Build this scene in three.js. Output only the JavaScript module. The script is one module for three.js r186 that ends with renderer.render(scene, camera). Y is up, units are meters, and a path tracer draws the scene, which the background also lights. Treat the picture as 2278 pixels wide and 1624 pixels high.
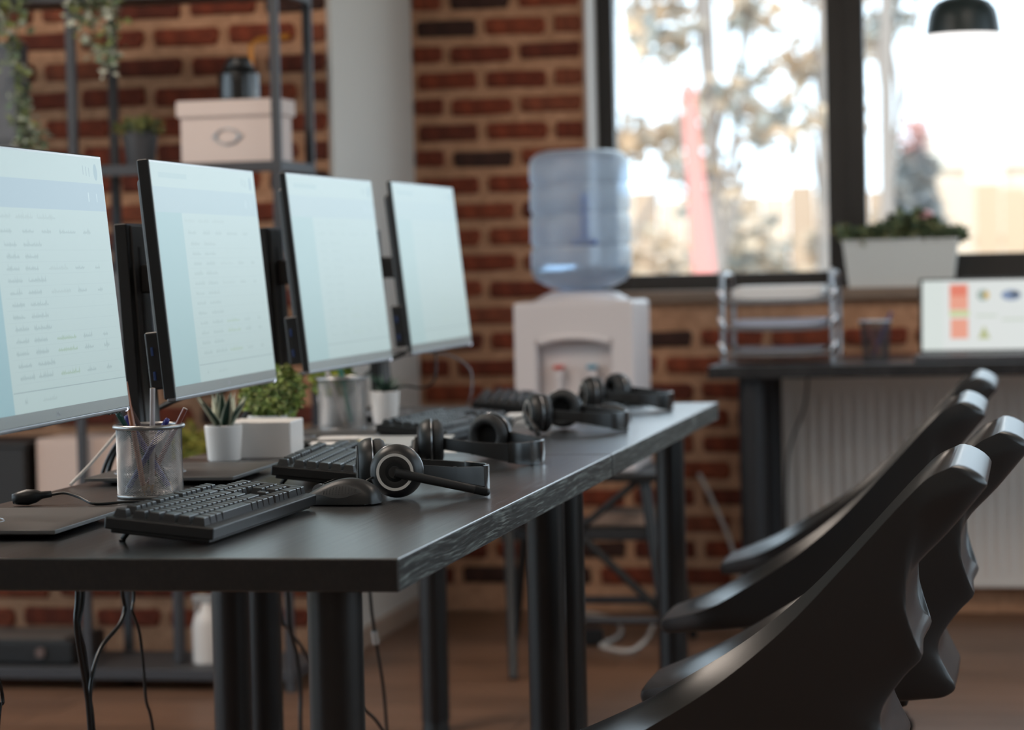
import * as THREE from 'three';
import { RoundedBoxGeometry } from 'three/addons/geometries/RoundedBoxGeometry.js';
import { mergeGeometries } from 'three/addons/utils/BufferGeometryUtils.js';
import { RectAreaLightUniformsLib } from 'three/addons/lights/RectAreaLightUniformsLib.js';

// ---------------------------------------------------------------- camera, sky, sun, large lights, exposure
const scene = new THREE.Scene();
const renderer = new THREE.WebGLRenderer({ antialias: true });
renderer.toneMapping = THREE.LinearToneMapping;
renderer.toneMappingExposure = 1.0;
renderer.shadowMap.enabled = true;
RectAreaLightUniformsLib.init();
const DESK = 0.74;                                       // height of the desk tops; floor is y = 0
const camera = new THREE.PerspectiveCamera(16.05, 2278 / 1624, 0.05, 300);
camera.position.set(0.706, DESK + 0.333, 2.812);
camera.rotation.order = 'YXZ';
camera.rotation.set(-0.0409, 0.2002, -0.0225);
camera.focus = 3.5;
camera.userData.fStop = 4.0;
scene.background = new THREE.Color().setRGB(2.3, 2.8, 3.2);
scene.backgroundIntensity = 1.0;
const sun = new THREE.DirectionalLight(0xffe6cc, 1.6);   // high behind the building: lights what stands in the yard
sun.position.set(-6, 34, 30); sun.target.position.set(0, 0, -20);
sun.castShadow = true; sun.shadow.mapSize.set(2048, 2048);
Object.assign(sun.shadow.camera, { left: -40, right: 40, top: 40, bottom: -40, near: 1, far: 120 });
scene.add(sun, sun.target);

// ---------------------------------------------------------------- helpers
function rng(seed) { let a = seed >>> 0; return () => { a = (a + 0x6D2B79F5) | 0; let t = Math.imul(a ^ (a >>> 15), 1 | a); t = (t + Math.imul(t ^ (t >>> 7), 61 | t)) ^ t; return ((t ^ (t >>> 14)) >>> 0) / 4294967296; }; }
const V = (x, y, z) => new THREE.Vector3(x, y, z);
const taken = new Map();
function numbered(name) { const n = taken.get(name) || 0; taken.set(name, n + 1); return n ? name + '_' + String(n).padStart(3, '0') : name; }
function shade(o) { o.castShadow = true; o.receiveShadow = true; return o; }
function part(parent, name, geo, material, pos, rot) {
  const m = shade(new THREE.Mesh(geo, material)); m.name = name;
  if (pos) m.position.set(...pos);
  if (rot) m.rotation.set(...rot);
  parent.add(m); return m;
}
function tag(o, label, category, group) { o.userData.label = label; o.userData.category = category; if (group) o.userData.group = group; return o; }
function thing(name, label, category, pos = [0, 0, 0], turn = 0, group) {
  const o = new THREE.Group(); o.name = numbered(name); o.position.set(...pos); o.rotation.y = turn;
  scene.add(o); return tag(o, label, category, group);
}
function solo(name, label, category, geo, material, pos, rot, group) { return tag(part(scene, numbered(name), geo, material, pos, rot), label, category, group); }
function copy(src, label, pos, turn) { const c = src.clone(); c.name = numbered(src.name.replace(/_\d{3}$/, '')); c.userData = { ...src.userData, label }; c.position.set(...pos); c.rotation.y = turn; scene.add(c); return c; }
function struct(name, geo, material, pos, rot, label) { const m = part(scene, numbered(name), geo, material, pos, rot); m.userData.kind = 'structure'; if (label) m.userData.label = label; return m; }
const flat = (g) => (g.index ? g.toNonIndexed() : g);
function merge(...gs) { const l = gs.flat().map(flat); for (const g of l) for (const k of Object.keys(g.attributes)) if (!l.every((h) => h.attributes[k])) g.deleteAttribute(k); return mergeGeometries(l); }
const at = (g, x, y, z, rx = 0, ry = 0, rz = 0) => { g.applyMatrix4(new THREE.Matrix4().compose(V(x, y, z), new THREE.Quaternion().setFromEuler(new THREE.Euler(rx, ry, rz)), V(1, 1, 1))); return g; };
const box = (w, h, d, r = 0.001, s = 1) => (r > 0 ? new RoundedBoxGeometry(w, h, d, s, Math.min(r, w / 2.01, h / 2.01, d / 2.01)) : new THREE.BoxGeometry(w, h, d));
const boxAB = (x0, x1, y0, y1, z0, z1, r = 0.001) => at(box(x1 - x0, y1 - y0, z1 - z0, r), (x0 + x1) / 2, (y0 + y1) / 2, (z0 + z1) / 2);
const cyl = (r0, r1, h, n = 24, open = false) => new THREE.CylinderGeometry(r0, r1, h, n, 1, open);
const lathe = (pts, n = 40) => new THREE.LatheGeometry(pts.map((p) => new THREE.Vector2(p[0], p[1])), n);
function tube(pts, r, n = 32, m = 8, closed = false) { return new THREE.TubeGeometry(new THREE.CatmullRomCurve3(pts.map((p) => (p.isVector3 ? p : V(...p))), closed, 'catmullrom', 0.5), n, r, m, closed); }
function rod(a, b, r0, r1 = r0, n = 12) {               // straight bar from a to b
  const A = V(...a), B = V(...b), d = B.clone().sub(A), g = cyl(r1, r0, d.length(), n);
  g.applyQuaternion(new THREE.Quaternion().setFromUnitVectors(V(0, 1, 0), d.clone().normalize())); g.translate((A.x + B.x) / 2, (A.y + B.y) / 2, (A.z + B.z) / 2); return g;
}
function grid(nu, nv, f, closeU = false) {               // smooth surface from f(u, v) -> [x, y, z]
  const p = [], uv = [], idx = [];
  for (let j = 0; j <= nv; j++) for (let i = 0; i <= nu; i++) { p.push(...f(i / nu, j / nv)); uv.push(i / nu, j / nv); }
  for (let j = 0; j < nv; j++) for (let i = 0; i < nu; i++) { const a = j * (nu + 1) + i, b = a + 1, c = a + nu + 1, d = c + 1; idx.push(a, b, d, a, d, c); }
  const g = new THREE.BufferGeometry(); g.setAttribute('position', new THREE.Float32BufferAttribute(p, 3)); g.setAttribute('uv', new THREE.Float32BufferAttribute(uv, 2)); g.setIndex(idx); g.computeVertexNormals();
  if (closeU) { const n = g.attributes.normal; for (let j = 0; j <= nv; j++) { const a = j * (nu + 1), b = a + nu; const s = V(n.getX(a) + n.getX(b), n.getY(a) + n.getY(b), n.getZ(a) + n.getZ(b)).normalize(); n.setXYZ(a, s.x, s.y, s.z); n.setXYZ(b, s.x, s.y, s.z); } }
  return g;
}
function uvMetres(g, sx = 1, sy = 1) {                   // texture coordinates in metres, by the way each face points
  g = flat(g); const p = g.attributes.position, n = g.attributes.normal, uv = [];
  for (let i = 0; i < p.count; i++) { const ax = Math.abs(n.getX(i)), ay = Math.abs(n.getY(i)), az = Math.abs(n.getZ(i)); const q = ay >= ax && ay >= az ? [p.getX(i), p.getZ(i)] : ax >= az ? [p.getZ(i), p.getY(i)] : [p.getX(i), p.getY(i)]; uv.push(q[0] * sx, q[1] * sy); }
  g.setAttribute('uv', new THREE.Float32BufferAttribute(uv, 2)); return g;
}
const hash = (x, y, s) => { let h = Math.imul(x, 374761393) ^ Math.imul(y, 668265263) ^ Math.imul(s, 2246822519); h = Math.imul(h ^ (h >>> 13), 1274126177); return ((h ^ (h >>> 16)) >>> 0) / 4294967296; };
function vn(x, y, px, py, s) {                           // value noise that tiles after px, py cells
  const xi = Math.floor(x), yi = Math.floor(y), fx = x - xi, fy = y - yi, u = fx * fx * (3 - 2 * fx), v = fy * fy * (3 - 2 * fy), m = (a, b) => ((a % b) + b) % b;
  const a = hash(m(xi, px), m(yi, py), s), b = hash(m(xi + 1, px), m(yi, py), s), c = hash(m(xi, px), m(yi + 1, py), s), d = hash(m(xi + 1, px), m(yi + 1, py), s);
  return a + (b - a) * u + (c - a) * v + (a - b - c + d) * u * v;
}
function tex(w, h, f, srgb = true) {                     // f(u, v) -> [r, g, b] in 0..1 (sRGB for colour maps) or one number
  const d = new Uint8Array(w * h * 4);
  for (let y = 0; y < h; y++) for (let x = 0; x < w; x++) { const c = f(x / w, y / h), k = (y * w + x) * 4, a = Array.isArray(c) ? c : [c, c, c]; for (let i = 0; i < 3; i++) d[k + i] = Math.max(0, Math.min(255, Math.round(a[i] * 255))); d[k + 3] = 255; }
  const t = new THREE.DataTexture(d, w, h); t.magFilter = THREE.LinearFilter; t.minFilter = THREE.LinearMipmapLinearFilter; t.generateMipmaps = true; t.wrapS = t.wrapT = THREE.RepeatWrapping; t.anisotropy = 8;
  if (srgb) t.colorSpace = THREE.SRGBColorSpace; t.needsUpdate = true; return t;
}
const rep = (t, x, y) => { const c = t.clone(); c.repeat.set(x, y); c.needsUpdate = true; return c; };
const std = (color, roughness, metalness = 0, more = {}) => new THREE.MeshStandardMaterial({ color, roughness, metalness, ...more });
const phys = (color, roughness, more = {}) => new THREE.MeshPhysicalMaterial({ color, roughness, ...more });
const lin = (r, g, b) => new THREE.Color().setRGB(r, g, b);
const mix = (a, b, t) => a.map((v, i) => v + (b[i] - v) * t);

// ---------------------------------------------------------------- materials
const fineNoise = tex(256, 256, (u, v) => 0.5 + 0.3 * (vn(u * 64, v * 64, 64, 64, 1) - 0.5) + 0.4 * (vn(u * 128, v * 128, 128, 128, 2) - 0.5), false);
const grainTop = (u, v) => { const w = u * 90 + 1.6 * vn(u * 6, v * 4, 6, 4, 5); return 0.45 * vn(w, v * 9, 90, 9, 6) + 0.35 * vn(u * 260, v * 16, 260, 16, 7) + 0.2 * vn(u * 12, v * 3, 12, 3, 8); };
const woodTopMap = tex(1024, 512, (u, v) => mix([0.105, 0.104, 0.107], [0.275, 0.268, 0.268], Math.pow(grainTop(u, v), 1.6)));
const woodTopBump = tex(1024, 512, (u, v) => grainTop(u, v), false);
const edgeGrain = (u, v) => {                             // cerused oak: pale open grain along the edge, curly figure near the top
  const wav = 0.16 * vn(u * 6, v * 1, 6, 1, 21) + 0.03 * vn(u * 24, v * 2, 24, 2, 22);
  const line = vn(u * 12, (v + wav) * 19, 12, 19, 23), fine = vn(u * 44, (v + wav) * 38, 44, 38, 24);
  const knot = Math.max(0, vn(u * 40, v * 4, 40, 4, 25) - 0.62) * 2.4 * Math.max(0, Math.min(1, (v - 0.45) * 3)) * vn(u * 7, 0, 7, 1, 26);
  return Math.max(0, Math.min(1, Math.pow(0.5 * line + 0.5 * fine, 3.0) * 2.0 + knot));
};
const woodEdgeMap = tex(2048, 128, (u, v) => mix([0.14, 0.145, 0.145], [0.50, 0.53, 0.515], edgeGrain(u, v)));
const M = {
  deskTop: phys(lin(0.5, 0.5, 0.51), 0.40, { ior: 1.6, clearcoat: 1, clearcoatRoughness: 0.26, map: rep(woodTopMap, 1 / 0.4, 1 / 1.6), bumpMap: rep(woodTopBump, 1 / 0.4, 1 / 1.6), bumpScale: 0.0008 }),
  deskEdge: std(0xffffff, 0.42, 0, { map: woodEdgeMap, bumpMap: woodEdgeMap, bumpScale: 0.0002 }),
  deskEnd: std(lin(0.30, 0.24, 0.21), 0.5, 0, { map: rep(woodTopMap, 1 / 0.3, 1 / 0.05) }),
  legBlack: std(lin(0.007, 0.006, 0.006), 0.36),
  plasticBlack: std(lin(0.007, 0.007, 0.0073), 0.42),
  plasticDark: std(lin(0.013, 0.0133, 0.014), 0.42),
  keycap: std(lin(0.020, 0.0215, 0.023), 0.34),
  kbBody: std(lin(0.0045, 0.0046, 0.005), 0.42),
  glossBlack: phys(lin(0.008, 0.008, 0.008), 0.22, { clearcoat: 0.5, clearcoatRoughness: 0.15 }),
  leatherette: std(lin(0.011, 0.011, 0.0115), 0.5, 0, { bumpMap: rep(fineNoise, 6, 6), bumpScale: 0.0003 }),
  foamDark: std(lin(0.004, 0.004, 0.004), 0.95),
  silverRing: std(lin(0.62, 0.60, 0.57), 0.35),
  wire: std(lin(0.36, 0.355, 0.35), 0.32, 0.85),
  steel: std(lin(0.42, 0.43, 0.45), 0.32, 0.9),
  chrome: std(lin(0.7, 0.7, 0.72), 0.16, 1),
  monitorGrey: std(lin(0.11, 0.108, 0.105), 0.42, 0.35),
  lip: std(lin(0.22, 0.22, 0.23), 0.3, 0.7),
  potWhite: std(lin(0.74, 0.70, 0.67), 0.4),
  paper: std(lin(0.80, 0.77, 0.74), 0.85),
  soil: std(lin(0.05, 0.035, 0.025), 1),
  cableBlack: std(lin(0.010, 0.011, 0.011), 0.4),
  cableWhite: std(lin(0.55, 0.5, 0.45), 0.5),
  chair: phys(lin(0.024, 0.0235, 0.0235), 0.33, { bumpMap: rep(fineNoise, 8, 8), bumpScale: 0.00006 }),
  plaster: std(lin(0.60, 0.56, 0.51), 0.85, 0, { bumpMap: rep(fineNoise, 3, 3), bumpScale: 0.0008 }),
  ceilingWhite: std(lin(0.62, 0.6, 0.57), 0.9),
  frameDark: std(lin(0.022, 0.018, 0.015), 0.45),
  shelfMetal: std(lin(0.055, 0.055, 0.06), 0.5, 0.3),
  shelfBoard: std(lin(0.05, 0.047, 0.047), 0.55),
  coolerWhite: std(lin(0.66, 0.60, 0.59), 0.4),
  radiatorWhite: std(lin(0.80, 0.73, 0.67), 0.45),
  planterWhite: std(lin(0.62, 0.62, 0.59), 0.55),
  foliage: std(0xffffff, 0.7, 0, { vertexColors: true, side: THREE.DoubleSide }),
  pane: phys(lin(0.97, 0.985, 0.99), 0.0, { transmission: 1, thickness: 0, ior: 1.45, side: THREE.DoubleSide }),
};

// ---------------------------------------------------------------- the room
const ROOM = { x0: -3.4, x1: 2.8, z1: 4.2, h: 2.8, zL: -3.97, zR: -4.9, xJog: -1.16 };
// floor: slab with boards on it
const floorGrain = (u, v) => 0.5 * vn(u * 10, v * 60, 10, 60, 31) + 0.3 * vn(u * 30, v * 160, 30, 160, 32) + 0.2 * vn(u * 3, v * 5, 3, 5, 33);
const floorMap = tex(512, 256, (u, v) => mix([0.40, 0.285, 0.215], [0.62, 0.47, 0.37], floorGrain(u, v)));
const floorMats = [0.78, 0.69, 0.74, 0.62].map((k) => std(lin(k, k * 0.95, k * 0.92), 0.42, 0, { map: floorMap }));
const floor = struct('floor', uvMetres(boxAB(ROOM.x0 - 0.2, ROOM.x1 + 0.2, -0.12, -0.004, -5.12, ROOM.z1 + 0.2, 0)), floorMats[0]);
{
  const r = rng(5), g = new Map();
  for (let row = 0; row < 34; row++) {
    const z = -4.88 + row * 0.15; let x = -2.5 - r() * 1.2;
    while (x < 1.9) {
      const len = 1.2; const key = 'b'; if (!g.has(key)) g.set(key, uvMetres(box(len - 0.003, 0.004, 0.147, 0.0006), 0.8, 3));
      const zc = z + 0.075, x0 = Math.max(x, -2.6); if (!(zc < ROOM.zL && x + len / 2 < -1.7)) part(floor, 'plank', g.get(key), floorMats[Math.floor(r() * 4)], [x + len / 2, -0.0019, zc]);
      x += len;
    }
  }
}
struct('ceiling', boxAB(ROOM.x0 - 0.2, ROOM.x1 + 0.2, ROOM.h, ROOM.h + 0.2, -5.12, ROOM.z1 + 0.2, 0), M.ceilingWhite);
struct('wall_front', boxAB(ROOM.x0 - 0.2, ROOM.x1 + 0.2, 0, ROOM.h, ROOM.z1, ROOM.z1 + 0.2, 0), M.plaster);
// mortar and bricks
const mortarMap = tex(256, 256, (u, v) => mix([0.63, 0.46, 0.345], [0.81, 0.62, 0.49], 0.5 * vn(u * 24, v * 24, 24, 24, 41) + 0.5 * vn(u * 80, v * 80, 80, 80, 42)));
const mortar = std(0xffffff, 0.95, 0, { map: rep(mortarMap, 2, 2), bumpMap: rep(mortarMap, 2, 2), bumpScale: 0.004 });
const brickMap = tex(256, 128, (u, v) => { const k = 0.72 + 0.28 * vn(u * 12, v * 6, 12, 6, 43) + 0.18 * (vn(u * 70, v * 35, 70, 35, 44) - 0.5); return [k, k * 0.98, k * 0.96]; });
const brickMats = [[0.265, 0.050, 0.017], [0.215, 0.039, 0.014], [0.31, 0.066, 0.024], [0.165, 0.032, 0.013], [0.24, 0.044, 0.015], [0.060, 0.021, 0.013], [0.285, 0.074, 0.032]].map((c) => std(lin(...c), 0.85, 0, { map: brickMap, bumpMap: brickMap, bumpScale: 0.004 }));
const BW = 0.186, BH = 0.050, BP = 0.2135, BC = 0.0795;
function brickGeo(w, seed) {                              // front face set proud with uneven rounded shoulders: 26 triangles
  const r = rng(seed), n = 10, q = (a) => (r() - 0.5) * a, ring = [];
  const pts = [[-1, -0.55], [-0.93, -1], [0, -1], [0.93, -1], [1, -0.55], [1, 0.55], [0.93, 1], [0, 1], [-0.93, 1], [-1, 0.55]];
  for (const [a, b] of pts) ring.push([a * w / 2 + q(0.006), b * BH / 2 + q(0.005)]);
  const p = [], uv = []; const put = (x, y, z) => { p.push(x, y, z); uv.push(x / 0.21 + 0.5, y / 0.1 + 0.5); };
  const F = 0.011 + q(0.004), s = 0.006;
  const inn = ring.map(([x, y]) => [x - Math.sign(x) * s * (Math.abs(x) > w * 0.2 ? 1 : 0), y - Math.sign(y) * s * 0.8]);
  for (let i = 0; i < n; i++) {
    const j = (i + 1) % n, a = ring[i], b = ring[j], c = inn[i], d = inn[j];
    put(a[0], a[1], 0); put(b[0], b[1], 0); put(d[0], d[1], F); put(a[0], a[1], 0); put(d[0], d[1], F); put(c[0], c[1], F);
    if (i > 0 && i < n - 1) { put(inn[0][0], inn[0][1], F); put(c[0], c[1], F); put(d[0], d[1], F); }
  }
  const g = new THREE.BufferGeometry(); g.setAttribute('position', new THREE.Float32BufferAttribute(p, 3)); g.setAttribute('uv', new THREE.Float32BufferAttribute(uv, 2)); g.computeVertexNormals(); return g;
}
const brickGeos = [1, 2, 3, 4, 5].map((s) => brickGeo(BW, s * 77));
function brickWall(wall, xa, xb, y0, y1, z, rowY, jointX, near, open, seed) {
  const r = rng(seed), rest = [];
  const k0 = Math.ceil((y0 + BC / 2 - rowY) / BC), k1 = Math.floor((y1 - BC / 2 - rowY) / BC);
  for (let k = k0; k <= k1; k++) {
    const y = rowY + k * BC; let x = jointX + ((k % 2) ? BP / 2 : 0); x -= Math.ceil((x - xa) / BP) * BP;
    for (; x < xb; x += BP) {
      let a = x + (BP - BW) / 2, b = a + BW; const tone = r(), q = r(); a = Math.max(a, xa + 0.004); b = Math.min(b, xb - 0.004);
      for (const o of open) if (y > o[2] - BC * 0.4 && y < o[3] + BC * 0.4) { if (a < o[1] && b > o[0]) { if (a < o[0]) b = Math.min(b, o[0] - 0.006); else if (b > o[1]) a = Math.max(a, o[1] + 0.006); else { a = 1; b = 0; } } }
      if (b - a < 0.03) continue;
      const m = tone < 0.13 ? 5 : tone < 0.3 ? 3 : [0, 1, 2, 4, 6, 0, 1][Math.floor(q * 7)], gi = Math.floor(r() * 5), sx = (b - a) / BW, ry = (r() - 0.5) * 0.02, dy = (r() - 0.5) * 0.006;
      if (near(a, b, y)) { const o = part(wall, 'brick', brickGeos[gi], brickMats[m], [(a + b) / 2, y + dy, z], [0, 0, ry]); o.scale.x = sx; }
      else { const g = brickGeos[gi].clone(); g.scale(sx, 1, 1); g.translate((a + b) / 2, y, z); rest.push(g); }
    }
  }
  if (rest.length) { const o = part(wall, 'brick_field', merge(rest), brickMats[0]); o.userData.kind = 'stuff'; }
}
const wallLeftBack = struct('wall_left_back', uvMetres(boxAB(ROOM.x0, ROOM.xJog, 0, ROOM.h, -5.1, ROOM.zL, 0)), mortar, undefined, undefined, 'red brick wall with wide tan mortar joints behind the shelf');
brickWall(wallLeftBack, ROOM.x0, ROOM.xJog, 0, ROOM.h, ROOM.zL, 0.957 + DESK, -1.663, (a, b, y) => b > -2.3 && y < 2.0, [], 11);
struct('wall_corner', boxAB(ROOM.xJog, ROOM.xJog + 0.012, 0, ROOM.h, ROOM.zR, ROOM.zL + 0.004, 0.002), M.plaster, undefined, undefined, 'off white plastered return between the two brick walls');
struct('baseboard_corner', boxAB(ROOM.xJog + 0.012, ROOM.xJog + 0.026, 0, 0.055, ROOM.zR, ROOM.zL, 0.003), std(lin(0.35, 0.25, 0.19), 0.6));
// window wall
const WIN = { x0: -0.615, x1: 1.75, y0: 0.965, y1: 2.45 };
{
  const t0 = -5.12, t1 = ROOM.zR, g = merge([[ROOM.xJog, WIN.x0, 0, ROOM.h], [WIN.x1, ROOM.x1 + 0.2, 0, ROOM.h], [WIN.x0, WIN.x1, 0, WIN.y0 - 0.033], [WIN.x0, WIN.x1, WIN.y1, ROOM.h]].map((q) => boxAB(q[0], q[1], q[2], q[3], t0, t1, 0)));
  const wall = struct('wall_back', uvMetres(g), mortar, undefined, undefined, 'red brick window wall with wide tan mortar joints');
  brickWall(wall, ROOM.xJog + 0.012, ROOM.x1, 0, ROOM.h, ROOM.zR, 1.038 + DESK, -0.934, (a, b, y) => a < 1.05 && y < 2.0, [[WIN.x0 - 0.002, WIN.x1 + 0.002, WIN.y0 - 0.045, WIN.y1]], 12);
  struct('trim_1', boxAB(WIN.x0, WIN.x0 + 0.012, WIN.y0, WIN.y1, -5.1, ROOM.zR + 0.012, 0.002), std(lin(0.55, 0.5, 0.47), 0.8));
  struct('trim_2', boxAB(WIN.x0 - 0.01, WIN.x1, WIN.y0 - 0.033, WIN.y0, -5.1, ROOM.zR + 0.03, 0.003), std(lin(0.32, 0.22, 0.16), 0.7, 0, { bumpMap: rep(fineNoise, 4, 4), bumpScale: 0.001 }), undefined, undefined, 'tan stone window sill');
  const zf0 = -5.1, zf1 = -5.04, Y = WIN.y1;
  function win(name, x0, x1, yb, ft, fr, fl) {           // dark frame of four rails round a pane
    const f = struct(name, merge(boxAB(x0, x0 + fl, WIN.y0, Y, zf0, zf1, 0.004), boxAB(x1 - fr, x1, WIN.y0, Y, zf0, zf1, 0.004), boxAB(x0 + fl, x1 - fr, WIN.y0, yb, zf0, zf1, 0.004), boxAB(x0 + fl, x1 - fr, Y - ft, Y, zf0, zf1, 0.004)), M.frameDark);
    part(f, 'pane', boxAB(x0 + fl - 0.004, x1 - fr + 0.004, yb - 0.004, Y - ft + 0.004, -5.073, -5.0725, 0), M.pane);
    return f;
  }
  win('window_1', WIN.x0 + 0.012, 0.152, DESK + 0.276, 0.06, 0.056, 0.052);
  const w2 = win('window_2', 0.152, WIN.x1, DESK + 0.32, 0.06, 0.06, 0.058);
  part(w2, 'gasket', boxAB(0.149, 0.155, WIN.y0, Y, -5.045, -5.036, 0.001), M.frameDark);
}
// side walls with the windows that light the room from left and right, out of the frame
function sideWall(name, x, out, holes) {
  const z0 = -5.12, z1 = ROOM.z1 + 0.2, a = Math.min(x, x + out), b = Math.max(x, x + out), bits = []; let z = z0;
  for (const [ha, hb, ya, yb] of holes) { bits.push(boxAB(a, b, 0, ROOM.h, z, ha, 0), boxAB(a, b, 0, ya, ha, hb, 0), boxAB(a, b, yb, ROOM.h, ha, hb, 0)); z = hb; }
  bits.push(boxAB(a, b, 0, ROOM.h, z, z1, 0)); struct(name, merge(bits), M.plaster);
  holes.forEach(([ha, hb, ya, yb], i) => {
    const c = (a + b) / 2, f = struct('window_' + (name === 'wall_left' ? 3 : 4 + i), merge(boxAB(c - 0.03, c + 0.03, ya, yb, ha, ha + 0.06, 0.004), boxAB(c - 0.03, c + 0.03, ya, yb, hb - 0.06, hb, 0.004), boxAB(c - 0.03, c + 0.03, ya, ya + 0.06, ha, hb, 0.004), boxAB(c - 0.03, c + 0.03, yb - 0.06, yb, ha, hb, 0.004), boxAB(c - 0.03, c + 0.03, ya, yb, (ha + hb) / 2 - 0.03, (ha + hb) / 2 + 0.03, 0.004)), M.frameDark);
    part(f, 'pane', boxAB(c - 0.0003, c + 0.0003, ya, yb, ha, hb, 0), M.pane);
  });
}
sideWall('wall_right', ROOM.x1, 0.2, [[-4.4, -2.2, 0.7, 2.5], [-1.7, 0.9, 0.7, 2.5]]);
sideWall('wall_left', ROOM.x0, -0.2, [[-3.3, 1.9, 0.3, 2.55]]);
// ceiling lamps of the office: flat panels
function ceilingLamp(x, z, w, d, power, color, label) {
  const t = thing('ceiling_lamp', label, 'ceiling lamp', [x, ROOM.h - 0.05, z], 0, 'flat ceiling lamps');
  part(t, 'housing', box(w + 0.06, 0.05, d + 0.06, 0.006), M.ceilingWhite, [0, 0.025, 0]);
  part(t, 'lamp_panel', box(w, 0.006, d, 0.001), std(0xffffff, 0.6, 0, { emissive: color, emissiveIntensity: 1.2 }), [0, -0.003, 0]);
  const l = new THREE.RectAreaLight(color, power, w, d); l.name = 'ceiling_lamp_light'; l.position.set(x, ROOM.h - 0.065, z); l.lookAt(x, 0, z); scene.add(l);
}
const LAMP = lin(1.0, 0.86, 0.74);
ceilingLamp(-1.7, -1.5, 0.6, 1.2, 20, LAMP, 'flat lamp on the ceiling above the shelf side of the desks');
ceilingLamp(1.1, -2.2, 0.6, 1.2, 6, LAMP, 'flat lamp on the ceiling above the chairs');
ceilingLamp(-0.3, 1.3, 1.2, 1.2, 2.6, LAMP, 'wide square lamp on the ceiling behind the camera');
// the yard behind the window
{
  const ground = struct('ground', boxAB(-80, 80, -0.6, -0.5, -120, 60, 0), std(lin(0.5, 0.44, 0.36), 1));
}

// ---------------------------------------------------------------- desks
function makeDesk(label, pos, edgeShift) {
  const L = 1.493, W = 0.75, T = 0.0385, t = thing('desk', label, 'desk', pos, 0, 'dark wood desks in a row');
  part(t, 'tabletop', uvMetres(boxAB(-W, 0, DESK - T, DESK, -L, 0, 0.0018)), M.deskTop);
  const side = boxAB(0, 0.0007, DESK - T + 0.0022, DESK - 0.0022, -L + 0.002, -0.002, 0), p = flat(side).attributes.position, uv = [];
  const sg = flat(side); for (let i = 0; i < p.count; i++) uv.push(p.getZ(i) / 1.1 + edgeShift, (p.getY(i) - DESK + T) / T * 0.96 + 0.02); sg.setAttribute('uv', new THREE.Float32BufferAttribute(uv, 2));
  part(t, 'edge_band', sg, M.deskEdge);
  const s2 = sg.clone(); s2.translate(-W - 0.0007, 0, 0); part(t, 'edge_band', s2, M.deskEdge);
  part(t, 'edge_band', uvMetres(boxAB(-W + 0.002, -0.002, DESK - T + 0.0022, DESK - 0.0022, 0, 0.0007, 0), 1, 1), M.deskEnd);
  part(t, 'edge_band', uvMetres(boxAB(-W + 0.002, -0.002, DESK - T + 0.0022, DESK - 0.0022, -L - 0.0007, -L, 0), 1, 1), M.deskEnd);
  for (const [x, z] of [[-0.1, -0.09], [-0.65, -0.09], [-0.1, -1.406], [-0.65, -1.406]]) {
    const leg = part(t, 'leg', cyl(0.0325, 0.0325, DESK - T - 0.025, 36), M.legBlack, [x, (DESK - T - 0.025) / 2 + 0.025, z]);
    part(leg, 'foot', cyl(0.03, 0.032, 0.025, 24), M.plasticBlack, [0, -(DESK - T) / 2, 0]);
    part(leg, 'mounting_plate', box(0.1, 0.004, 0.1, 0.001), M.legBlack, [0, (DESK - T - 0.025) / 2 - 0.0025, 0]);
  }
  return t;
}
makeDesk('near black-brown wooden desk with pale grain on its long edge and thick round legs', [0, 0, 0], 0.1);
makeDesk('far black-brown wooden desk standing end to end behind the near desk', [0, 0, -1.5], 0.55);

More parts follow.
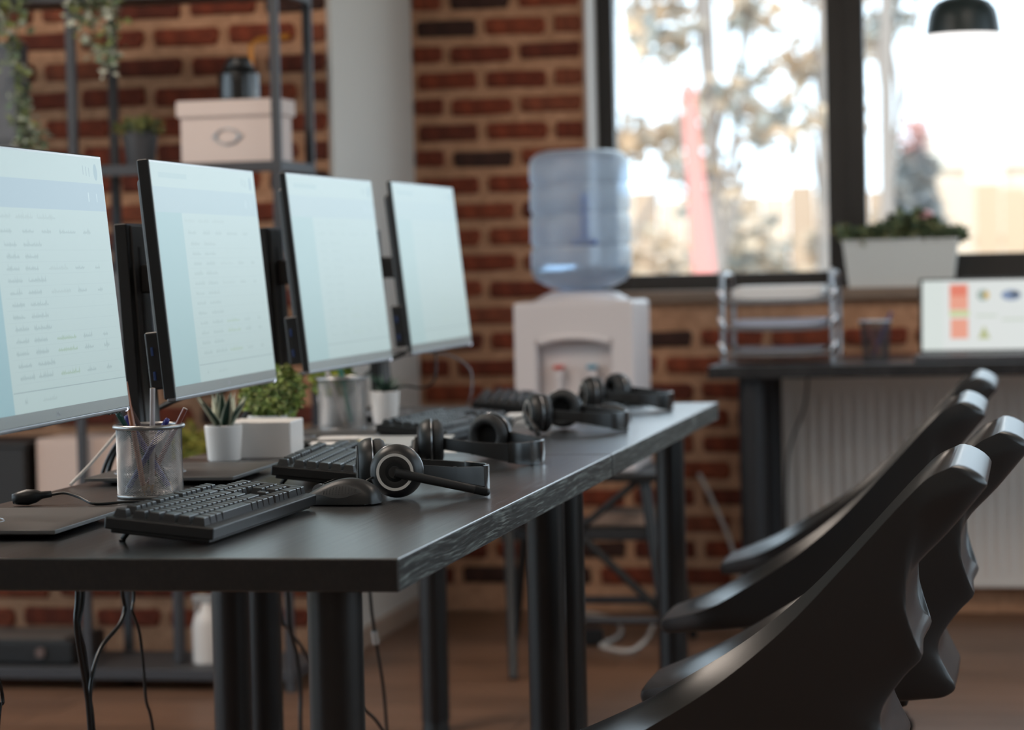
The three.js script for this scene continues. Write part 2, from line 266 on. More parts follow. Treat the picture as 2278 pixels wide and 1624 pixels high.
// ---------------------------------------------------------------- monitors
function screenTexture(k) {
  const W = 1024, H = 576, c = document.createElement('canvas'); c.width = W; c.height = H; const x = c.getContext('2d'), r = rng(90 + k);
  const fill = (col, a, b, w, h) => { x.fillStyle = col; x.fillRect(a, b, w, h); };
  fill('#c3d3d6', 0, 0, W, H);
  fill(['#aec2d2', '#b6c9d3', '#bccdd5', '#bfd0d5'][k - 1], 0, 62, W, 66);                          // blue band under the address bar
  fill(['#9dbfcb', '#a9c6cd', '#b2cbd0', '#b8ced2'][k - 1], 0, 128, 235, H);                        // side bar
  fill('#b7cbd0', 60, 24, 260, 14);
  for (let i = 0; i < 3; i++) fill('#a9bcc4', 880 + i * 22, 20 + i * 2, 6, 22);
  x.fillStyle = '#a3bac6'; x.beginPath(); x.ellipse(975, 34, 14, 20, 0, 0, 7); x.fill();
  fill('#cfdde6', 900, 84, 7, 22); fill('#cfdde6', 962, 86, 5, 20);
  const scribble = (px, py, w, col) => { x.strokeStyle = col; x.lineWidth = 2.6; x.beginPath(); let q = px; x.moveTo(q, py); while (q < px + w) { q += 2.5 + r() * 3; x.lineTo(q, py - (r() < 0.25 ? 9 : 5) * r() - 1); x.lineTo(q + 1.2, py); } x.stroke(); };
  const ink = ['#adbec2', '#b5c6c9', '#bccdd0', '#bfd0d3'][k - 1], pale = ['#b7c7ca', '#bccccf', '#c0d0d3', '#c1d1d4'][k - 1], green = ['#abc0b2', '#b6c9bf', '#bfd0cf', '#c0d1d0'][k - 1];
  scribble(255, 150, 90, pale); scribble(380, 150, 110, pale); scribble(520, 150, 120, pale);
  scribble(275, 182, 70, ink); scribble(415, 182, 70, ink); scribble(540, 182, 60, ink); scribble(660, 182, 110, ink); scribble(830, 182, 50, ink);
  for (let i = 0; i < 12; i++) {
    const y = 212 + i * 26.5, long = [2, 4, 8, 9, 11].includes(i);
    scribble(285 + r() * 12, y, 70 + r() * 22, ink); scribble(405 + r() * 12, y, 80 + r() * 40, ink);
    if (long) { scribble(560, y, 130, i > 7 ? green : pale); scribble(745, y, 60, ink); scribble(890, y, 34, ink); }
    fill('#b9cace', 260, y + 9, 740, 1);
  }
  fill('#9fb0b6', 240, 530, 784, 2); scribble(305, 555, 14, ink); scribble(420, 556, 90, pale);
  const t = new THREE.CanvasTexture(c); t.colorSpace = THREE.SRGBColorSpace; return t;
}
const SW = 0.585, SH = 0.352, CHIN = 0.017, BZ = 0.0045;
function makeMonitor(k, label, x, y, z, yaw, tilt, cableX) {
  const t = thing('monitor', label, 'monitor', [x, DESK, z], Math.PI / 2 + yaw, 'row of monitors on the desks');
  const HD = [0.018, 0.018, 0.012, 0.009][k - 1], h = part(t, 'housing', box(SW, SH, HD, 0.0025, 2), M.plasticBlack, [0, y, -HD / 2 - 0.0001], [-tilt, 0, 0]);
  const glass = part(h, 'bezel', box(SW - 0.003, SH - 0.003, 0.0012, 0.0005), phys(lin(0.30, 0.34, 0.33), 0.3, { clearcoat: 0.6, clearcoatRoughness: 0.2 }), [0, 0, HD / 2 + 0.0001]);
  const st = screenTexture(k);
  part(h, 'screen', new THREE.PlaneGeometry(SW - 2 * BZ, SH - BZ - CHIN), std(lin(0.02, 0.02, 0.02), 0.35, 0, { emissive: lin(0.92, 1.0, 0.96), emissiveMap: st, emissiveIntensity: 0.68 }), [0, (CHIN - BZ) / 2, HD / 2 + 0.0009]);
  part(h, 'bottom_lip', box(SW, 0.006, 0.014, 0.002, 2), M.lip, [0, -SH / 2 - 0.001, HD / 2 - 0.006]);
  for (let i = 0; i < 4; i++) part(h, 'button', cyl(0.0022, 0.0022, 0.002, 12), M.plasticBlack, [SW / 2 - 0.03 - i * 0.016, -SH / 2 - 0.0045, HD / 2 - 0.0045]);
  part(h, 'power_light', new THREE.SphereGeometry(0.003, 16, 10), std(lin(0.6, 0.62, 0.7), 0.3, 0, { emissive: lin(0.8, 0.85, 1), emissiveIntensity: 1.2 }), [SW / 2 - 0.012, -SH / 2 - 0.002, HD / 2 - 0.001]);
  part(h, 'badge', merge(at(new THREE.RingGeometry(0.0022, 0.0034, 20), -0.0045, 0, 0), at(new THREE.PlaneGeometry(0.0014, 0.0055), 0.0015, 0, 0, 0, 0, -0.5), at(new THREE.PlaneGeometry(0.0014, 0.0055), 0.0045, 0, 0, 0, 0, 0.5)), M.steel, [0.0, -SH / 2 + CHIN / 2 + 0.0005, HD / 2 + 0.0009]);
  const back = part(h, 'rear_cover', merge(at(box(SW - 0.05, SH - 0.09, 0.018, 0.008, 2), 0, 0.02, -0.012), at(box(SW - 0.012, 0.085, 0.026, 0.004, 2), 0, -SH / 2 + 0.058, -0.017)), M.plasticBlack);
  for (let i = 0; i < 2; i++) { part(back, 'usb_port', box(0.003, 0.013, 0.0042, 0.0008), std(lin(0.012, 0.035, 0.13), 0.5), [-SW / 2 + 0.0062, -SH / 2 + 0.036 + i * 0.036, -0.02]); }
  // stand: flat slotted column leaning a little, arm, wide base slab
  const cx = -0.105, col = part(t, 'stand_column', box(0.10, 0.392, 0.02, 0.002), M.plasticBlack, [-0.04, 0.205, cx - 0.012], [-0.05, 0, 0]);
  part(col, 'column_face', box(0.06, 0.385, 0.004, 0.001), M.monitorGrey, [0, 0, 0.0105]);
  part(col, 'slot', box(0.013, 0.30, 0.0045, 0.001), M.plasticBlack, [0, 0.01, 0.0108]);
  part(t, 'arm', merge(at(box(0.05, 0.045, 0.09, 0.004), -0.04, y + 0.0, cx + 0.045), at(box(0.1, 0.1, 0.012, 0.003), -0.04, y, -0.032, -tilt)), M.plasticBlack);
  const b = part(t, 'base', box(0.29, 0.0055, 0.235, 0.0012), M.monitorGrey, [0, 0.0105, -0.06]);
  part(b, 'base_underside', lathe([[0.0, -0.0078], [0.15, -0.0078], [0.178, 0.0], [0, 0]], 4).rotateY(Math.PI / 4).scale(1, 1, 0.8), M.plasticBlack, [0, -0.0027, 0]);
  part(b, 'collar', new THREE.TorusGeometry(0.055, 0.0012, 6, 40).rotateX(Math.PI / 2), M.steel, [-0.04, 0.0028, -0.045]);
  const ca = [[cableX - 0.03, y - 0.13, -0.03], [cableX, y - 0.178, -0.045], [cableX + 0.005, y - 0.19, -0.08], [cableX + 0.01, y - 0.215, -0.14], [cableX + 0.01, 0.055, -0.20], [cableX + 0.01, 0.0, -0.232], [cableX + 0.01, -0.06, -0.238]];
  part(t, 'power_cable', tube(ca, 0.0035, 40, 8), M.cableBlack);
  part(t, 'video_cable', tube(ca.map(([a, b, c]) => [a + 0.022, b + 0.006, c + 0.004]), 0.0042, 40, 8), M.cableBlack);
  return t;
}
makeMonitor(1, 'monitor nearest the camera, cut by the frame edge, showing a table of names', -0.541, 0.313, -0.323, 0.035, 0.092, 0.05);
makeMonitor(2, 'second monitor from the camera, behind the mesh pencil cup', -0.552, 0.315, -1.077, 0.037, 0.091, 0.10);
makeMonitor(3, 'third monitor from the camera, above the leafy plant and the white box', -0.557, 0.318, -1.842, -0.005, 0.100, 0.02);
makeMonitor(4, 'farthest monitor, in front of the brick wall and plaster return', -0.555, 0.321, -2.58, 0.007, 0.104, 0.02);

// ---------------------------------------------------------------- keyboards
const keyGeos = new Map();
function keyGeo(w, d) {                                   // tapered keycap, dished top
  const k = w.toFixed(4) + d.toFixed(4); if (keyGeos.has(k)) return keyGeos.get(k);
  const b = [w / 2 - 0.0006, d / 2 - 0.0006], t = [w / 2 - 0.0036, d / 2 - 0.0038], H = 0.0112, p = [], q = (a, b2, c, d2) => p.push(...a, ...b2, ...c, ...a, ...c, ...d2);
  const B = [[-b[0], 0, -b[1]], [b[0], 0, -b[1]], [b[0], 0, b[1]], [-b[0], 0, b[1]]], m = [[-t[0] - 0.0006, H - 0.0012, -t[1] - 0.0004], [t[0] + 0.0006, H - 0.0012, -t[1] - 0.0004], [t[0] + 0.0006, H - 0.0012, t[1] + 0.0006], [-t[0] - 0.0006, H - 0.0012, t[1] + 0.0006]], T = [[-t[0], H, -t[1]], [t[0], H, -t[1]], [t[0], H - 0.0004, t[1]], [-t[0], H - 0.0004, t[1]]];
  for (let i = 0; i < 4; i++) { const j = (i + 1) % 4; q(B[j], B[i], m[i], m[j]); q(m[j], m[i], T[i], T[j]); }
  q(T[0], T[3], T[2], T[1]);
  const g = new THREE.BufferGeometry(); g.setAttribute('position', new THREE.Float32BufferAttribute(p, 3)); g.computeVertexNormals(); keyGeos.set(k, g); return g;
}
function makeKeyboard(label, pos, turn) {
  const t = thing('keyboard', label, 'keyboard', pos, turn, 'black keyboards on the desks');
  const W = 0.436, D = 0.138, tilt = 0.105, H = 0.015, U = 0.0188;
  const body = part(t, 'case', box(W, H, D, 0.0025, 2), M.kbBody, [0, 0.0205, 0], [tilt, 0, 0]);
  part(body, 'case_bottom', box(W - 0.012, 0.006, D - 0.012, 0.002), M.plasticBlack, [0, -H / 2 - 0.0018, 0]);
  const rows = [
    [-0.054, [[0, 1], [2, 1], [3, 1], [4, 1], [5, 1], [6.5, 1], [7.5, 1], [8.5, 1], [9.5, 1], [11, 1], [12, 1], [13, 1], [14, 1], [15.25, 1], [16.25, 1], [17.25, 1]]],
    [-0.030, [...Array.from({ length: 13 }, (_, i) => [i, 1]), [13, 2], [15.25, 1], [16.25, 1], [17.25, 1], [18.5, 1], [19.5, 1], [20.5, 1], [21.5, 1]]],
    [-0.0112, [[0, 1.5], ...Array.from({ length: 12 }, (_, i) => [1.5 + i, 1]), [13.5, 1.5], [15.25, 1], [16.25, 1], [17.25, 1], [18.5, 1], [19.5, 1], [20.5, 1], [21.5, 1, 2]]],
    [0.0076, [[0, 1.75], ...Array.from({ length: 11 }, (_, i) => [1.75 + i, 1]), [12.75, 2.25], [18.5, 1], [19.5, 1], [20.5, 1]]],
    [0.0264, [[0, 2.25], ...Array.from({ length: 10 }, (_, i) => [2.25 + i, 1]), [12.25, 2.75], [16.25, 1], [18.5, 1], [19.5, 1], [20.5, 1], [21.5, 1, 2]]],
    [0.0452, [[0, 1.25], [1.25, 1.25], [2.5, 1.25], [3.75, 6.25], [10, 1.25], [11.25, 1.25], [12.5, 1.25], [13.75, 1.25], [15.25, 1], [16.25, 1], [17.25, 1], [18.5, 2], [20.5, 1]]]];
  for (const [z, keys] of rows) for (const [u, w, hgt] of keys) part(body, 'key', keyGeo(w * U, (hgt || 1) * U), M.keycap, [-W / 2 + 0.0112 + (u + w / 2) * U, H / 2 - 0.0015, z + (hgt ? U / 2 : 0)]);
  for (const s of [-1, 1]) part(t, 'foot', merge(rod([s * 0.175, 0.0205, -0.046], [s * 0.175, 0.003, -0.062], 0.0028, 0.0034, 10), at(box(0.011, 0.003, 0.006, 0.001), s * 0.175, 0.0016, -0.062)), M.plasticBlack);
  return t;
}
const kb1 = makeKeyboard('black full-size keyboard nearest the camera, in front of the mesh pencil cup', [-0.324, DESK, -0.345], Math.PI / 2 - 0.01);
copy(kb1, 'second black keyboard from the camera, behind the headset with the pale ring', [-0.365, DESK, -1.10], Math.PI / 2 + 0.10);
copy(kb1, 'third black keyboard from the camera, behind the headset with the open ear cup', [-0.40, DESK, -2.0], Math.PI / 2 - 0.08);
copy(kb1, 'farthest black keyboard, beside the headset at the far desk end', [-0.43, DESK, -2.74], Math.PI / 2 + 0.16);

// ---------------------------------------------------------------- mice
function makeMouse(label, pos, turn) {
  const t = thing('computer_mouse', label, 'mouse', pos, turn, 'black mice on the desks');
  const L = 0.112, half = (s) => 0.0335 * Math.pow(Math.max(0, Math.sin(Math.PI * (0.07 + 0.86 * s))), 0.42) * (1 - 0.12 * Math.sin(Math.PI * s)), hgt = (s) => 0.0365 * (0.82 + 0.2 * s) * Math.pow(Math.max(0, Math.sin(Math.PI * Math.pow(0.05 + 0.905 * s, 1.22))), 0.6);
  const endf = (s) => { const k = Math.abs(2 * s - 1); return k > 0.84 ? Math.sqrt(Math.max(0, 1 - Math.pow((k - 0.84) / 0.16, 2))) : 1; };
  const f = (a, s, off = 0) => { const E = endf(s), c = Math.cos(Math.PI * a), q = Math.sin(Math.PI * a), sq = Math.sign(c) * Math.pow(Math.abs(c), 0.7); return [-(half(s) * (0.35 + 0.65 * E) * Math.min(1, E * 4) + off) * sq * (1 - 0.10 * q), 0.0025 + (hgt(s) * E + off) * Math.pow(q, 0.75), (s - 0.5) * L]; };
  part(t, 'shell', grid(40, 44, (a, s) => f(1 - a, 1 - s)), M.plasticDark);
  part(t, 'base', box(0.05, 0.004, L - 0.03, 0.0018), M.plasticBlack, [0, 0.0022, 0]);
  for (const side of [0, 1]) {                             // oval rubber grips on both flanks
    const g = part(t, 'side_grip', grid(16, 28, (u, v) => { const an = 0.5 + (u - 0.5) * Math.sin(Math.PI * (0.04 + 0.92 * v)) * 1.0, a = 0.05 + 0.21 * an; const p = f(side ? 1 - a : a, 0.26 + 0.56 * v, 0.0006); return p; }), std(lin(0.055, 0.052, 0.05), 0.8));
    const dots = []; for (let i = 0; i < 11; i++) for (let j = 0; j < 5; j++) { const v = 0.14 + i * 0.072, u = 0.5 + (j - 2) * 0.13 * Math.sin(Math.PI * v), a = 0.05 + 0.21 * u, p = f(side ? 1 - a : a, 0.26 + 0.56 * v, 0.0008); dots.push(at(new THREE.IcosahedronGeometry(0.0006, 0), ...p)); }
    const dd = part(g, 'grip_dots', merge(dots), g.material); dd.userData.kind = 'stuff';
  }
  part(t, 'scroll_wheel', at(cyl(0.011, 0.011, 0.007, 24), 0, 0, 0, 0, 0, Math.PI / 2), std(lin(0.25, 0.25, 0.26), 0.3, 0.6), [0, 0.0175, -0.032]);
  part(t, 'button_seam', tube([[0, 0.0105, -0.05], [0, 0.0245, -0.035], [0, 0.0345, -0.012]], 0.0006, 16, 6), M.plasticBlack);
  return t;
}
const mouse1 = makeMouse('black mouse with dotted side grip between the nearest keyboard and headset', [-0.236, DESK, -0.632], Math.PI / 2 - 0.06);
copy(mouse1, 'small dark mouse behind the third headset on the far desk', [-0.155, DESK, -2.36], Math.PI / 2 + 0.2);
copy(mouse1, 'small dark mouse behind the farthest headset at the desk end', [-0.20, DESK, -2.93], Math.PI / 2);

// ---------------------------------------------------------------- headsets
function makeHeadset(label, pos, turn, nearTurn, farTurn, boomTo, cordTo) {
  const t = thing('headset', label, 'headset', pos, turn, 'black call headsets on the desks');
  const cup = (z, sgn, swivel) => {
    const c = part(t, 'ear_cup', lathe([[0, 0.0205], [0.012, 0.0212], [0.0135, 0.0225], [0.0205, 0.0228], [0.0275, 0.0212], [0.033, 0.017], [0.0365, 0.010], [0.0378, 0.003], [0.0372, 0.0012], [0.0355, 0.0], [0, 0]], 48).rotateX(Math.PI / 2), M.plasticDark, [0, 0.0395, z], [0, sgn > 0 ? swivel : Math.PI + swivel, 0]);
    part(c, 'accent_ring', new THREE.RingGeometry(0.0222, 0.0262, 56), M.silverRing, [0, 0, 0.0233]);
    part(c, 'cap', lathe([[0, 0.0035], [0.008, 0.003], [0.0165, 0.0005], [0.0185, 0]], 40).rotateX(Math.PI / 2), M.foamDark, [0, 0, 0.0212]);
    part(c, 'seam_ring', new THREE.TorusGeometry(0.0374, 0.0006, 6, 56), M.chrome, [0, 0, 0.0012]);
    part(c, 'ear_cushion', lathe([[0.019, -0.004], [0.0185, -0.010], [0.021, -0.0165], [0.0265, -0.019], [0.0325, -0.017], [0.0362, -0.0115], [0.0362, -0.005], [0.034, -0.001], [0.019, -0.001], [0.019, -0.004]], 48).rotateX(Math.PI / 2), M.leatherette);
    part(c, 'ear_pad_cloth', new THREE.CircleGeometry(0.0195, 32).rotateY(Math.PI), M.foamDark, [0, 0, -0.0045]);
    return c;
  };
  const A = cup(0.076, 1, nearTurn), B = cup(-0.076, -1, farTurn);
  // headband: ribbon lying on edge, arms rise to the cups, wider and lower at the crown
  const R = 0.082, arc = (s) => { const a = (s - 0.5) * Math.PI * 1.0, e = Math.abs(s - 0.5) * 2; const x = 0.052 + 0.098 * Math.cos(a) - 0.052 * Math.pow(e, 6), z = -R * Math.sin(a) * (e > 0.7 ? 1 + 0.0 * e : 1); return [x, z, e]; };
  const hgt = (e) => 0.0085 + 0.0085 * Math.pow(Math.max(0, 1 - e * 1.35), 0.6), yc = (e) => 0.0192 + 0.0203 * Math.pow(e, 1.7), th = 0.0028;
  const ring = [[-1, -1], [-0.4, -1.05], [0.4, -1.05], [1, -1], [1, 1], [0.4, 1.05], [-0.4, 1.05], [-1, 1], [-1, -1]];
  const band = (s0, s1, grow) => grid(8, 60, (u, v) => { const s = s0 + (s1 - s0) * v, [x, z, e] = arc(s), [x2, z2] = arc(s + 0.001), d = V(x2 - x, 0, z2 - z).normalize(), n = V(d.z, 0, -d.x), k = ring[Math.round(u * 8)], g = hgt(e) * grow; return [x + n.x * k[0] * th * grow, yc(e) + k[1] * g, z + n.z * k[0] * th * grow]; });
  part(t, 'headband', band(0.005, 0.995, 1), M.plasticDark);
  part(t, 'crown_band', band(0.31, 0.69, 1.1), M.glossBlack);
  part(t, 'slider', band(0.02, 0.14, 1.12), M.plasticBlack); part(t, 'slider', band(0.86, 0.98, 1.12), M.plasticBlack);
  const n = V(Math.sin(nearTurn), 0, Math.cos(nearTurn)), b0 = V(0, 0.0395, 0.076).addScaledVector(n, 0.026), b1 = V(...boomTo);
  const boom = part(t, 'microphone_boom', merge(rod(b0.toArray(), b1.toArray(), 0.0072, 0.0056, 16), at(new THREE.SphereGeometry(0.0056, 14, 10), ...b1.toArray()), at(cyl(0.0085, 0.0085, 0.008, 28).rotateX(Math.PI / 2), b0.x - n.x * 0.002, b0.y, b0.z - n.z * 0.002, 0, nearTurn, 0)), M.plasticDark);
  part(boom, 'microphone', rod(b1.clone().lerp(b0, 0.0).toArray(), b1.clone().lerp(b0, 0.13).toArray(), 0.0059, 0.0060, 14), M.foamDark);
  part(t, 'cord', tube([[-0.028, 0.034, 0.076], [-0.045, 0.028, 0.082], [-0.06, 0.012, 0.075], [-0.08, 0.003, 0.05], ...cordTo], 0.0016, 40, 6), M.cableBlack);
  return t;
}
makeHeadset('black headset nearest the camera, pale ring on its ear cup facing forward', [-0.212, DESK, -0.777], 0.48, -0.36, 1.40, [0.118, 0.0075, 0.118], [[-0.1, 0.003, 0.0], [-0.09, 0.003, -0.06]]);
makeHeadset('black headset with open ear cushion facing the camera, second in the row', [-0.225, DESK, -1.345], -0.47, -0.85, 0.15, [0.004, 0.006, 0.128], [[-0.09, 0.003, 0.02], [-0.09, 0.003, -0.04]]);
makeHeadset('third black headset, past the desk joint, with pale ring at its left', [-0.211, DESK, -2.075], -0.12, -0.98, 0.1, [0.012, 0.006, 0.122], [[-0.1, 0.003, 0.02], [-0.1, 0.003, -0.04]]);
makeHeadset('farthest black headset, in front of the water cooler', [-0.215, DESK, -2.74], -0.2, -0.9, -0.7, [-0.02, 0.015, 0.12], [[-0.1, 0.003, 0.02], [-0.12, 0.003, -0.06]]);

// ---------------------------------------------------------------- pencil cups and pens
function makeCup(label, pos, fine, scale = 1) {
  const t = thing('pencil_cup', label, 'pencil cup', pos, 0, 'wire mesh pencil cups'), R = 0.0455, H = 0.1, N = fine, ws = [];
  const turns = H / Math.tan(0.56) / R;
  for (const s of [-1, 1]) for (let i = 0; i < N; i++) { const pts = []; for (let k = 0; k <= 26; k++) { const a = i / N * Math.PI * 2 + s * turns * k / 26, q = R + s * 0.00025; pts.push([q * Math.cos(a), 0.004 + (H - 0.008) * k / 26, q * Math.sin(a)]); } ws.push(tube(pts, 0.00038, 26, 4)); }
  part(t, 'wire_mesh', merge(ws), M.wire);
  part(t, 'rim', new THREE.TorusGeometry(R + 0.002, 0.0034, 12, 64).rotateX(Math.PI / 2), M.wire, [0, H, 0]);
  part(t, 'base', lathe([[0, 0.002], [R - 0.002, 0.002], [R + 0.0005, 0.006], [R + 0.0016, 0.004], [R + 0.0006, 0.0], [0, 0]], 48), M.wire);
  t.scale.setScalar(scale); return t;
}
const CUP = [-0.556, DESK, -0.752];
makeCup('silver wire mesh pencil cup full of pencils beside the nearest monitor', CUP, 62, 1.03);
function makePen(name, label, cat, base, top, r, color, kind) {  // base and top are points in the place
  const A = V(...base), B = V(...top), d = B.clone().sub(A), L = d.length(), t = thing(name, label, cat, base, 0, 'pens and pencils standing in cups');
  t.quaternion.setFromUnitVectors(V(0, 1, 0), d.normalize());
  const m = std(color, 0.32);
  if (kind === 'pencil') { part(t, 'barrel', cyl(r, r, L - 0.014, 6), m, [0, 0.014 + (L - 0.014) / 2, 0]); part(t, 'point', cyl(r * 0.95, 0.0004, 0.014, 6), std(lin(0.5, 0.33, 0.2), 0.7), [0, 0.007, 0]); part(t, 'end_cap', cyl(r * 0.98, r * 0.98, 0.0016, 6), std(lin(0.45, 0.36, 0.3), 0.5), [0, L, 0]); }
  else { part(t, 'barrel', cyl(r, r, L - 0.02, 18), m, [0, 0.01 + (L - 0.02) / 2, 0]); part(t, 'tip', cyl(r, 0.0008, 0.01, 18), M.steel, [0, 0.005, 0]); part(t, 'end_cap', lathe([[0, 0.01], [r * 0.7, 0.0095], [r * 0.95, 0.006], [r * 1.04, 0], [0, 0]], 18), m, [0, L - 0.01, 0]); part(t, 'clip', box(0.0026, 0.036, 0.0016, 0.0005), m, [0, L - 0.024, r + 0.0014]); }
  return t;
}
const inCup = (x, y, z, c = CUP) => [c[0] + x, c[1] + y, c[2] + z];
makePen('pencil', 'tall orange-brown pencil in the mesh cup, topmost of all', 'pencil', inCup(0.002, 0.005, 0.030), inCup(-0.025, 0.168, 0.026), 0.0041, lin(0.36, 0.13, 0.06), 'pencil');
makePen('pencil', 'silver grey pencil standing upright in the mesh cup', 'pencil', inCup(0.006, 0.005, 0.012), inCup(0.011, 0.158, 0.010), 0.0039, lin(0.42, 0.38, 0.38), 'pencil');
makePen('pencil', 'red-brown pencil leaning right in the mesh cup', 'pencil', inCup(-0.014, 0.006, -0.012), inCup(0.052, 0.127, -0.012), 0.0038, lin(0.20, 0.05, 0.03), 'pencil');
makePen('pen', 'dark green pen leaning left in the mesh cup', 'pen', inCup(0.020, 0.006, -0.022), inCup(-0.055, 0.123, -0.018), 0.0040, lin(0.008, 0.06, 0.05), 'pen');
makePen('pen', 'blue pen leaning left in the mesh cup', 'pen', inCup(0.034, 0.007, 0.004), inCup(-0.034, 0.119, 0.002), 0.0042, lin(0.03, 0.03, 0.20), 'pen');
makePen('pen', 'blue pen with round top leaning right in the mesh cup', 'pen', inCup(-0.033, 0.007, 0.014), inCup(0.036, 0.115, 0.018), 0.0042, lin(0.025, 0.025, 0.19), 'pen');
makePen('pencil', 'dark brown pencil with a pale end leaning left in the mesh cup', 'pencil', inCup(0.030, 0.008, -0.012), inCup(-0.037, 0.129, -0.024), 0.0038, lin(0.07, 0.04, 0.035), 'pencil');
const CUP2 = [-0.655, DESK, -2.18];
makeCup('pale wire mesh cup with two pens between the third monitor and the small succulent', CUP2, 62, 1.03);
makePen('pencil', 'pale pencil leaning left in the farther mesh cup', 'pencil', inCup(0.012, 0.006, 0.018, CUP2), inCup(-0.026, 0.128, 0.022, CUP2), 0.0042, lin(0.62, 0.55, 0.52), 'pencil');
makePen('pen', 'green pen standing in the farther mesh cup', 'pen', inCup(0.02, 0.006, 0.0, CUP2), inCup(-0.004, 0.124, -0.008, CUP2), 0.0045, lin(0.02, 0.16, 0.11), 'pen');

// ---------------------------------------------------------------- plants
function leafCloud(n, where, size, colors, seed, out) {    // many small folded leaves in one mesh
  const r = rng(seed), p = [], c = [], m = new THREE.Matrix4(), q = new THREE.Quaternion();
  for (let i = 0; i < n; i++) {
    const w = where(r), s = size * (0.6 + 0.8 * r()), col = colors[Math.floor(r() * colors.length)], k = 0.8 + 0.4 * r();
    q.setFromEuler(new THREE.Euler((r() - 0.5) * 3, r() * 6.3, (r() - 0.5) * 3)); m.compose(V(...w), q, V(s, s, s));
    const a = V(0, 0, 0).applyMatrix4(m), b = V(0.34, 0.16, 0.5).applyMatrix4(m), d = V(-0.34, 0.16, 0.5).applyMatrix4(m), e = V(0, 0.02, 1).applyMatrix4(m), f = V(0, -0.02, 0.5).applyMatrix4(m);
    for (const t of [[a, b, f], [b, e, f], [e, d, f], [d, a, f]]) for (const v of t) { p.push(v.x, v.y, v.z); c.push(col[0] * k, col[1] * k, col[2] * k); }
  }
  const g = new THREE.BufferGeometry(); g.setAttribute('position', new THREE.Float32BufferAttribute(p, 3)); g.setAttribute('color', new THREE.Float32BufferAttribute(c, 3)); g.computeVertexNormals(); return g;
}
const ball = (cx, cy, cz, rx, ry, rz, shell = 0.45) => (r) => { const u = r() * 2 - 1, a = r() * 6.283, s = Math.sqrt(1 - u * u), k = Math.pow(shell + (1 - shell) * r(), 0.6); return [cx + rx * k * s * Math.cos(a), cy + ry * k * u, cz + rz * k * s * Math.sin(a)]; };
function pot(t, r0, r1, h, m = M.potWhite) { part(t, 'pot', lathe([[0, 0.001], [r0 - 0.004, 0], [r0, 0.003], [r1, h - 0.002], [r1 - 0.001, h], [r1 - 0.004, h], [r1 - 0.0055, h - 0.008], [r0, 0.012], [0, 0.012]], 48), m); part(t, 'soil', cyl(r1 - 0.005, r1 - 0.006, 0.004, 32), M.soil, [0, h - 0.011, 0]); }
function blade(len, w, lean, curl, green, edge, turn) {    // succulent leaf: dark middle, pale margins
  const g = grid(8, 12, (u, v) => { const k = (u - 0.5) * 2, ww = w * Math.pow(Math.sin(Math.PI * (0.22 + 0.775 * v)), 0.8) * (1 - v * 0.25), y = len * v * Math.cos(lean + curl * v * 0.5), x = len * v * Math.sin(lean + curl * v); return [x + ww * 0.55 * k * k * Math.cos(lean), y + 0.0, ww * k]; });
  const c = []; for (let j = 0; j <= 12; j++) for (let i = 0; i <= 8; i++) { const e = i === 0 || i === 8 || i === 1 || i === 7; c.push(...(e ? edge : green)); }
  g.setAttribute('color', new THREE.Float32BufferAttribute(c, 3)); g.rotateY(turn); return g;
}
{ // striped succulent in a round white pot
  const t = thing('potted_succulent', 'striped succulent with pale leaf margins in a round white pot', 'plant', [-0.652, DESK, -1.40]);
  pot(t, 0.0275, 0.0325, 0.062); const r = rng(61);
  for (let i = 0; i < 14; i++) { const inner = i < 5; part(t, 'leaf', blade(inner ? 0.064 + 0.012 * r() : 0.07 + 0.014 * r(), 0.0108, inner ? 0.12 + 0.12 * r() : 0.46 + 0.2 * r(), inner ? 0.1 : 0.12, [0.02, 0.055, 0.036], [0.60, 0.60, 0.46], i * 2.4 + r() * 0.4), M.foliage, [0, 0.05, 0]); }
}
{ // bushy plant in white pot
  const t = thing('potted_bush', 'round leafy green plant in a white pot behind the white box', 'plant', [-0.632, DESK, -1.60]);
  pot(t, 0.031, 0.038, 0.066);
  const l = part(t, 'foliage', leafCloud(1500, ball(0.008, 0.108, 0, 0.058, 0.05, 0.05, 0.5), 0.0115, [[0.20, 0.29, 0.06], [0.30, 0.37, 0.10], [0.42, 0.46, 0.18], [0.12, 0.18, 0.05]], 62), M.foliage); l.userData.kind = 'stuff';
  for (let i = 0; i < 7; i++) part(t, 'stem', rod([0, 0.055, 0], [0.035 * Math.cos(i * 0.9), 0.105, 0.035 * Math.sin(i * 0.9)], 0.0014, 0.001, 6), std(lin(0.12, 0.12, 0.04), 0.8));
}
solo('white_box', 'plain white rectangular box on the desk beside the round white pot', 'box', box(0.115, 0.064, 0.1, 0.003, 2), M.potWhite, [-0.608, DESK + 0.032, -1.495], [0, 0.06, 0]);
{ // small spiky succulent on the far desk
  const t = thing('potted_succulent', 'small dark spiky succulent in a white pot below the farthest monitor', 'plant', [-0.606, DESK, -2.335]);
  pot(t, 0.025, 0.0305, 0.068); const r = rng(63);
  for (let i = 0; i < 30; i++) part(t, 'leaf', blade(0.042 + 0.02 * r(), 0.0042, 0.15 + 0.9 * r(), 0.5, [0.03, 0.075, 0.05], [0.06, 0.11, 0.08], i * 2.4), M.foliage, [0, 0.058, 0]);
}
{ // yellow green plant behind it
  const t = thing('potted_bush', 'yellow-green leafy plant behind the farther mesh cup', 'plant', [-0.715, DESK, -2.33]);
  pot(t, 0.026, 0.032, 0.06);
  const l = part(t, 'foliage', leafCloud(700, ball(0.0, 0.095, 0, 0.045, 0.045, 0.05, 0.4), 0.013, [[0.35, 0.36, 0.03], [0.22, 0.28, 0.05], [0.12, 0.2, 0.05]], 64), M.foliage); l.userData.kind = 'stuff';
}
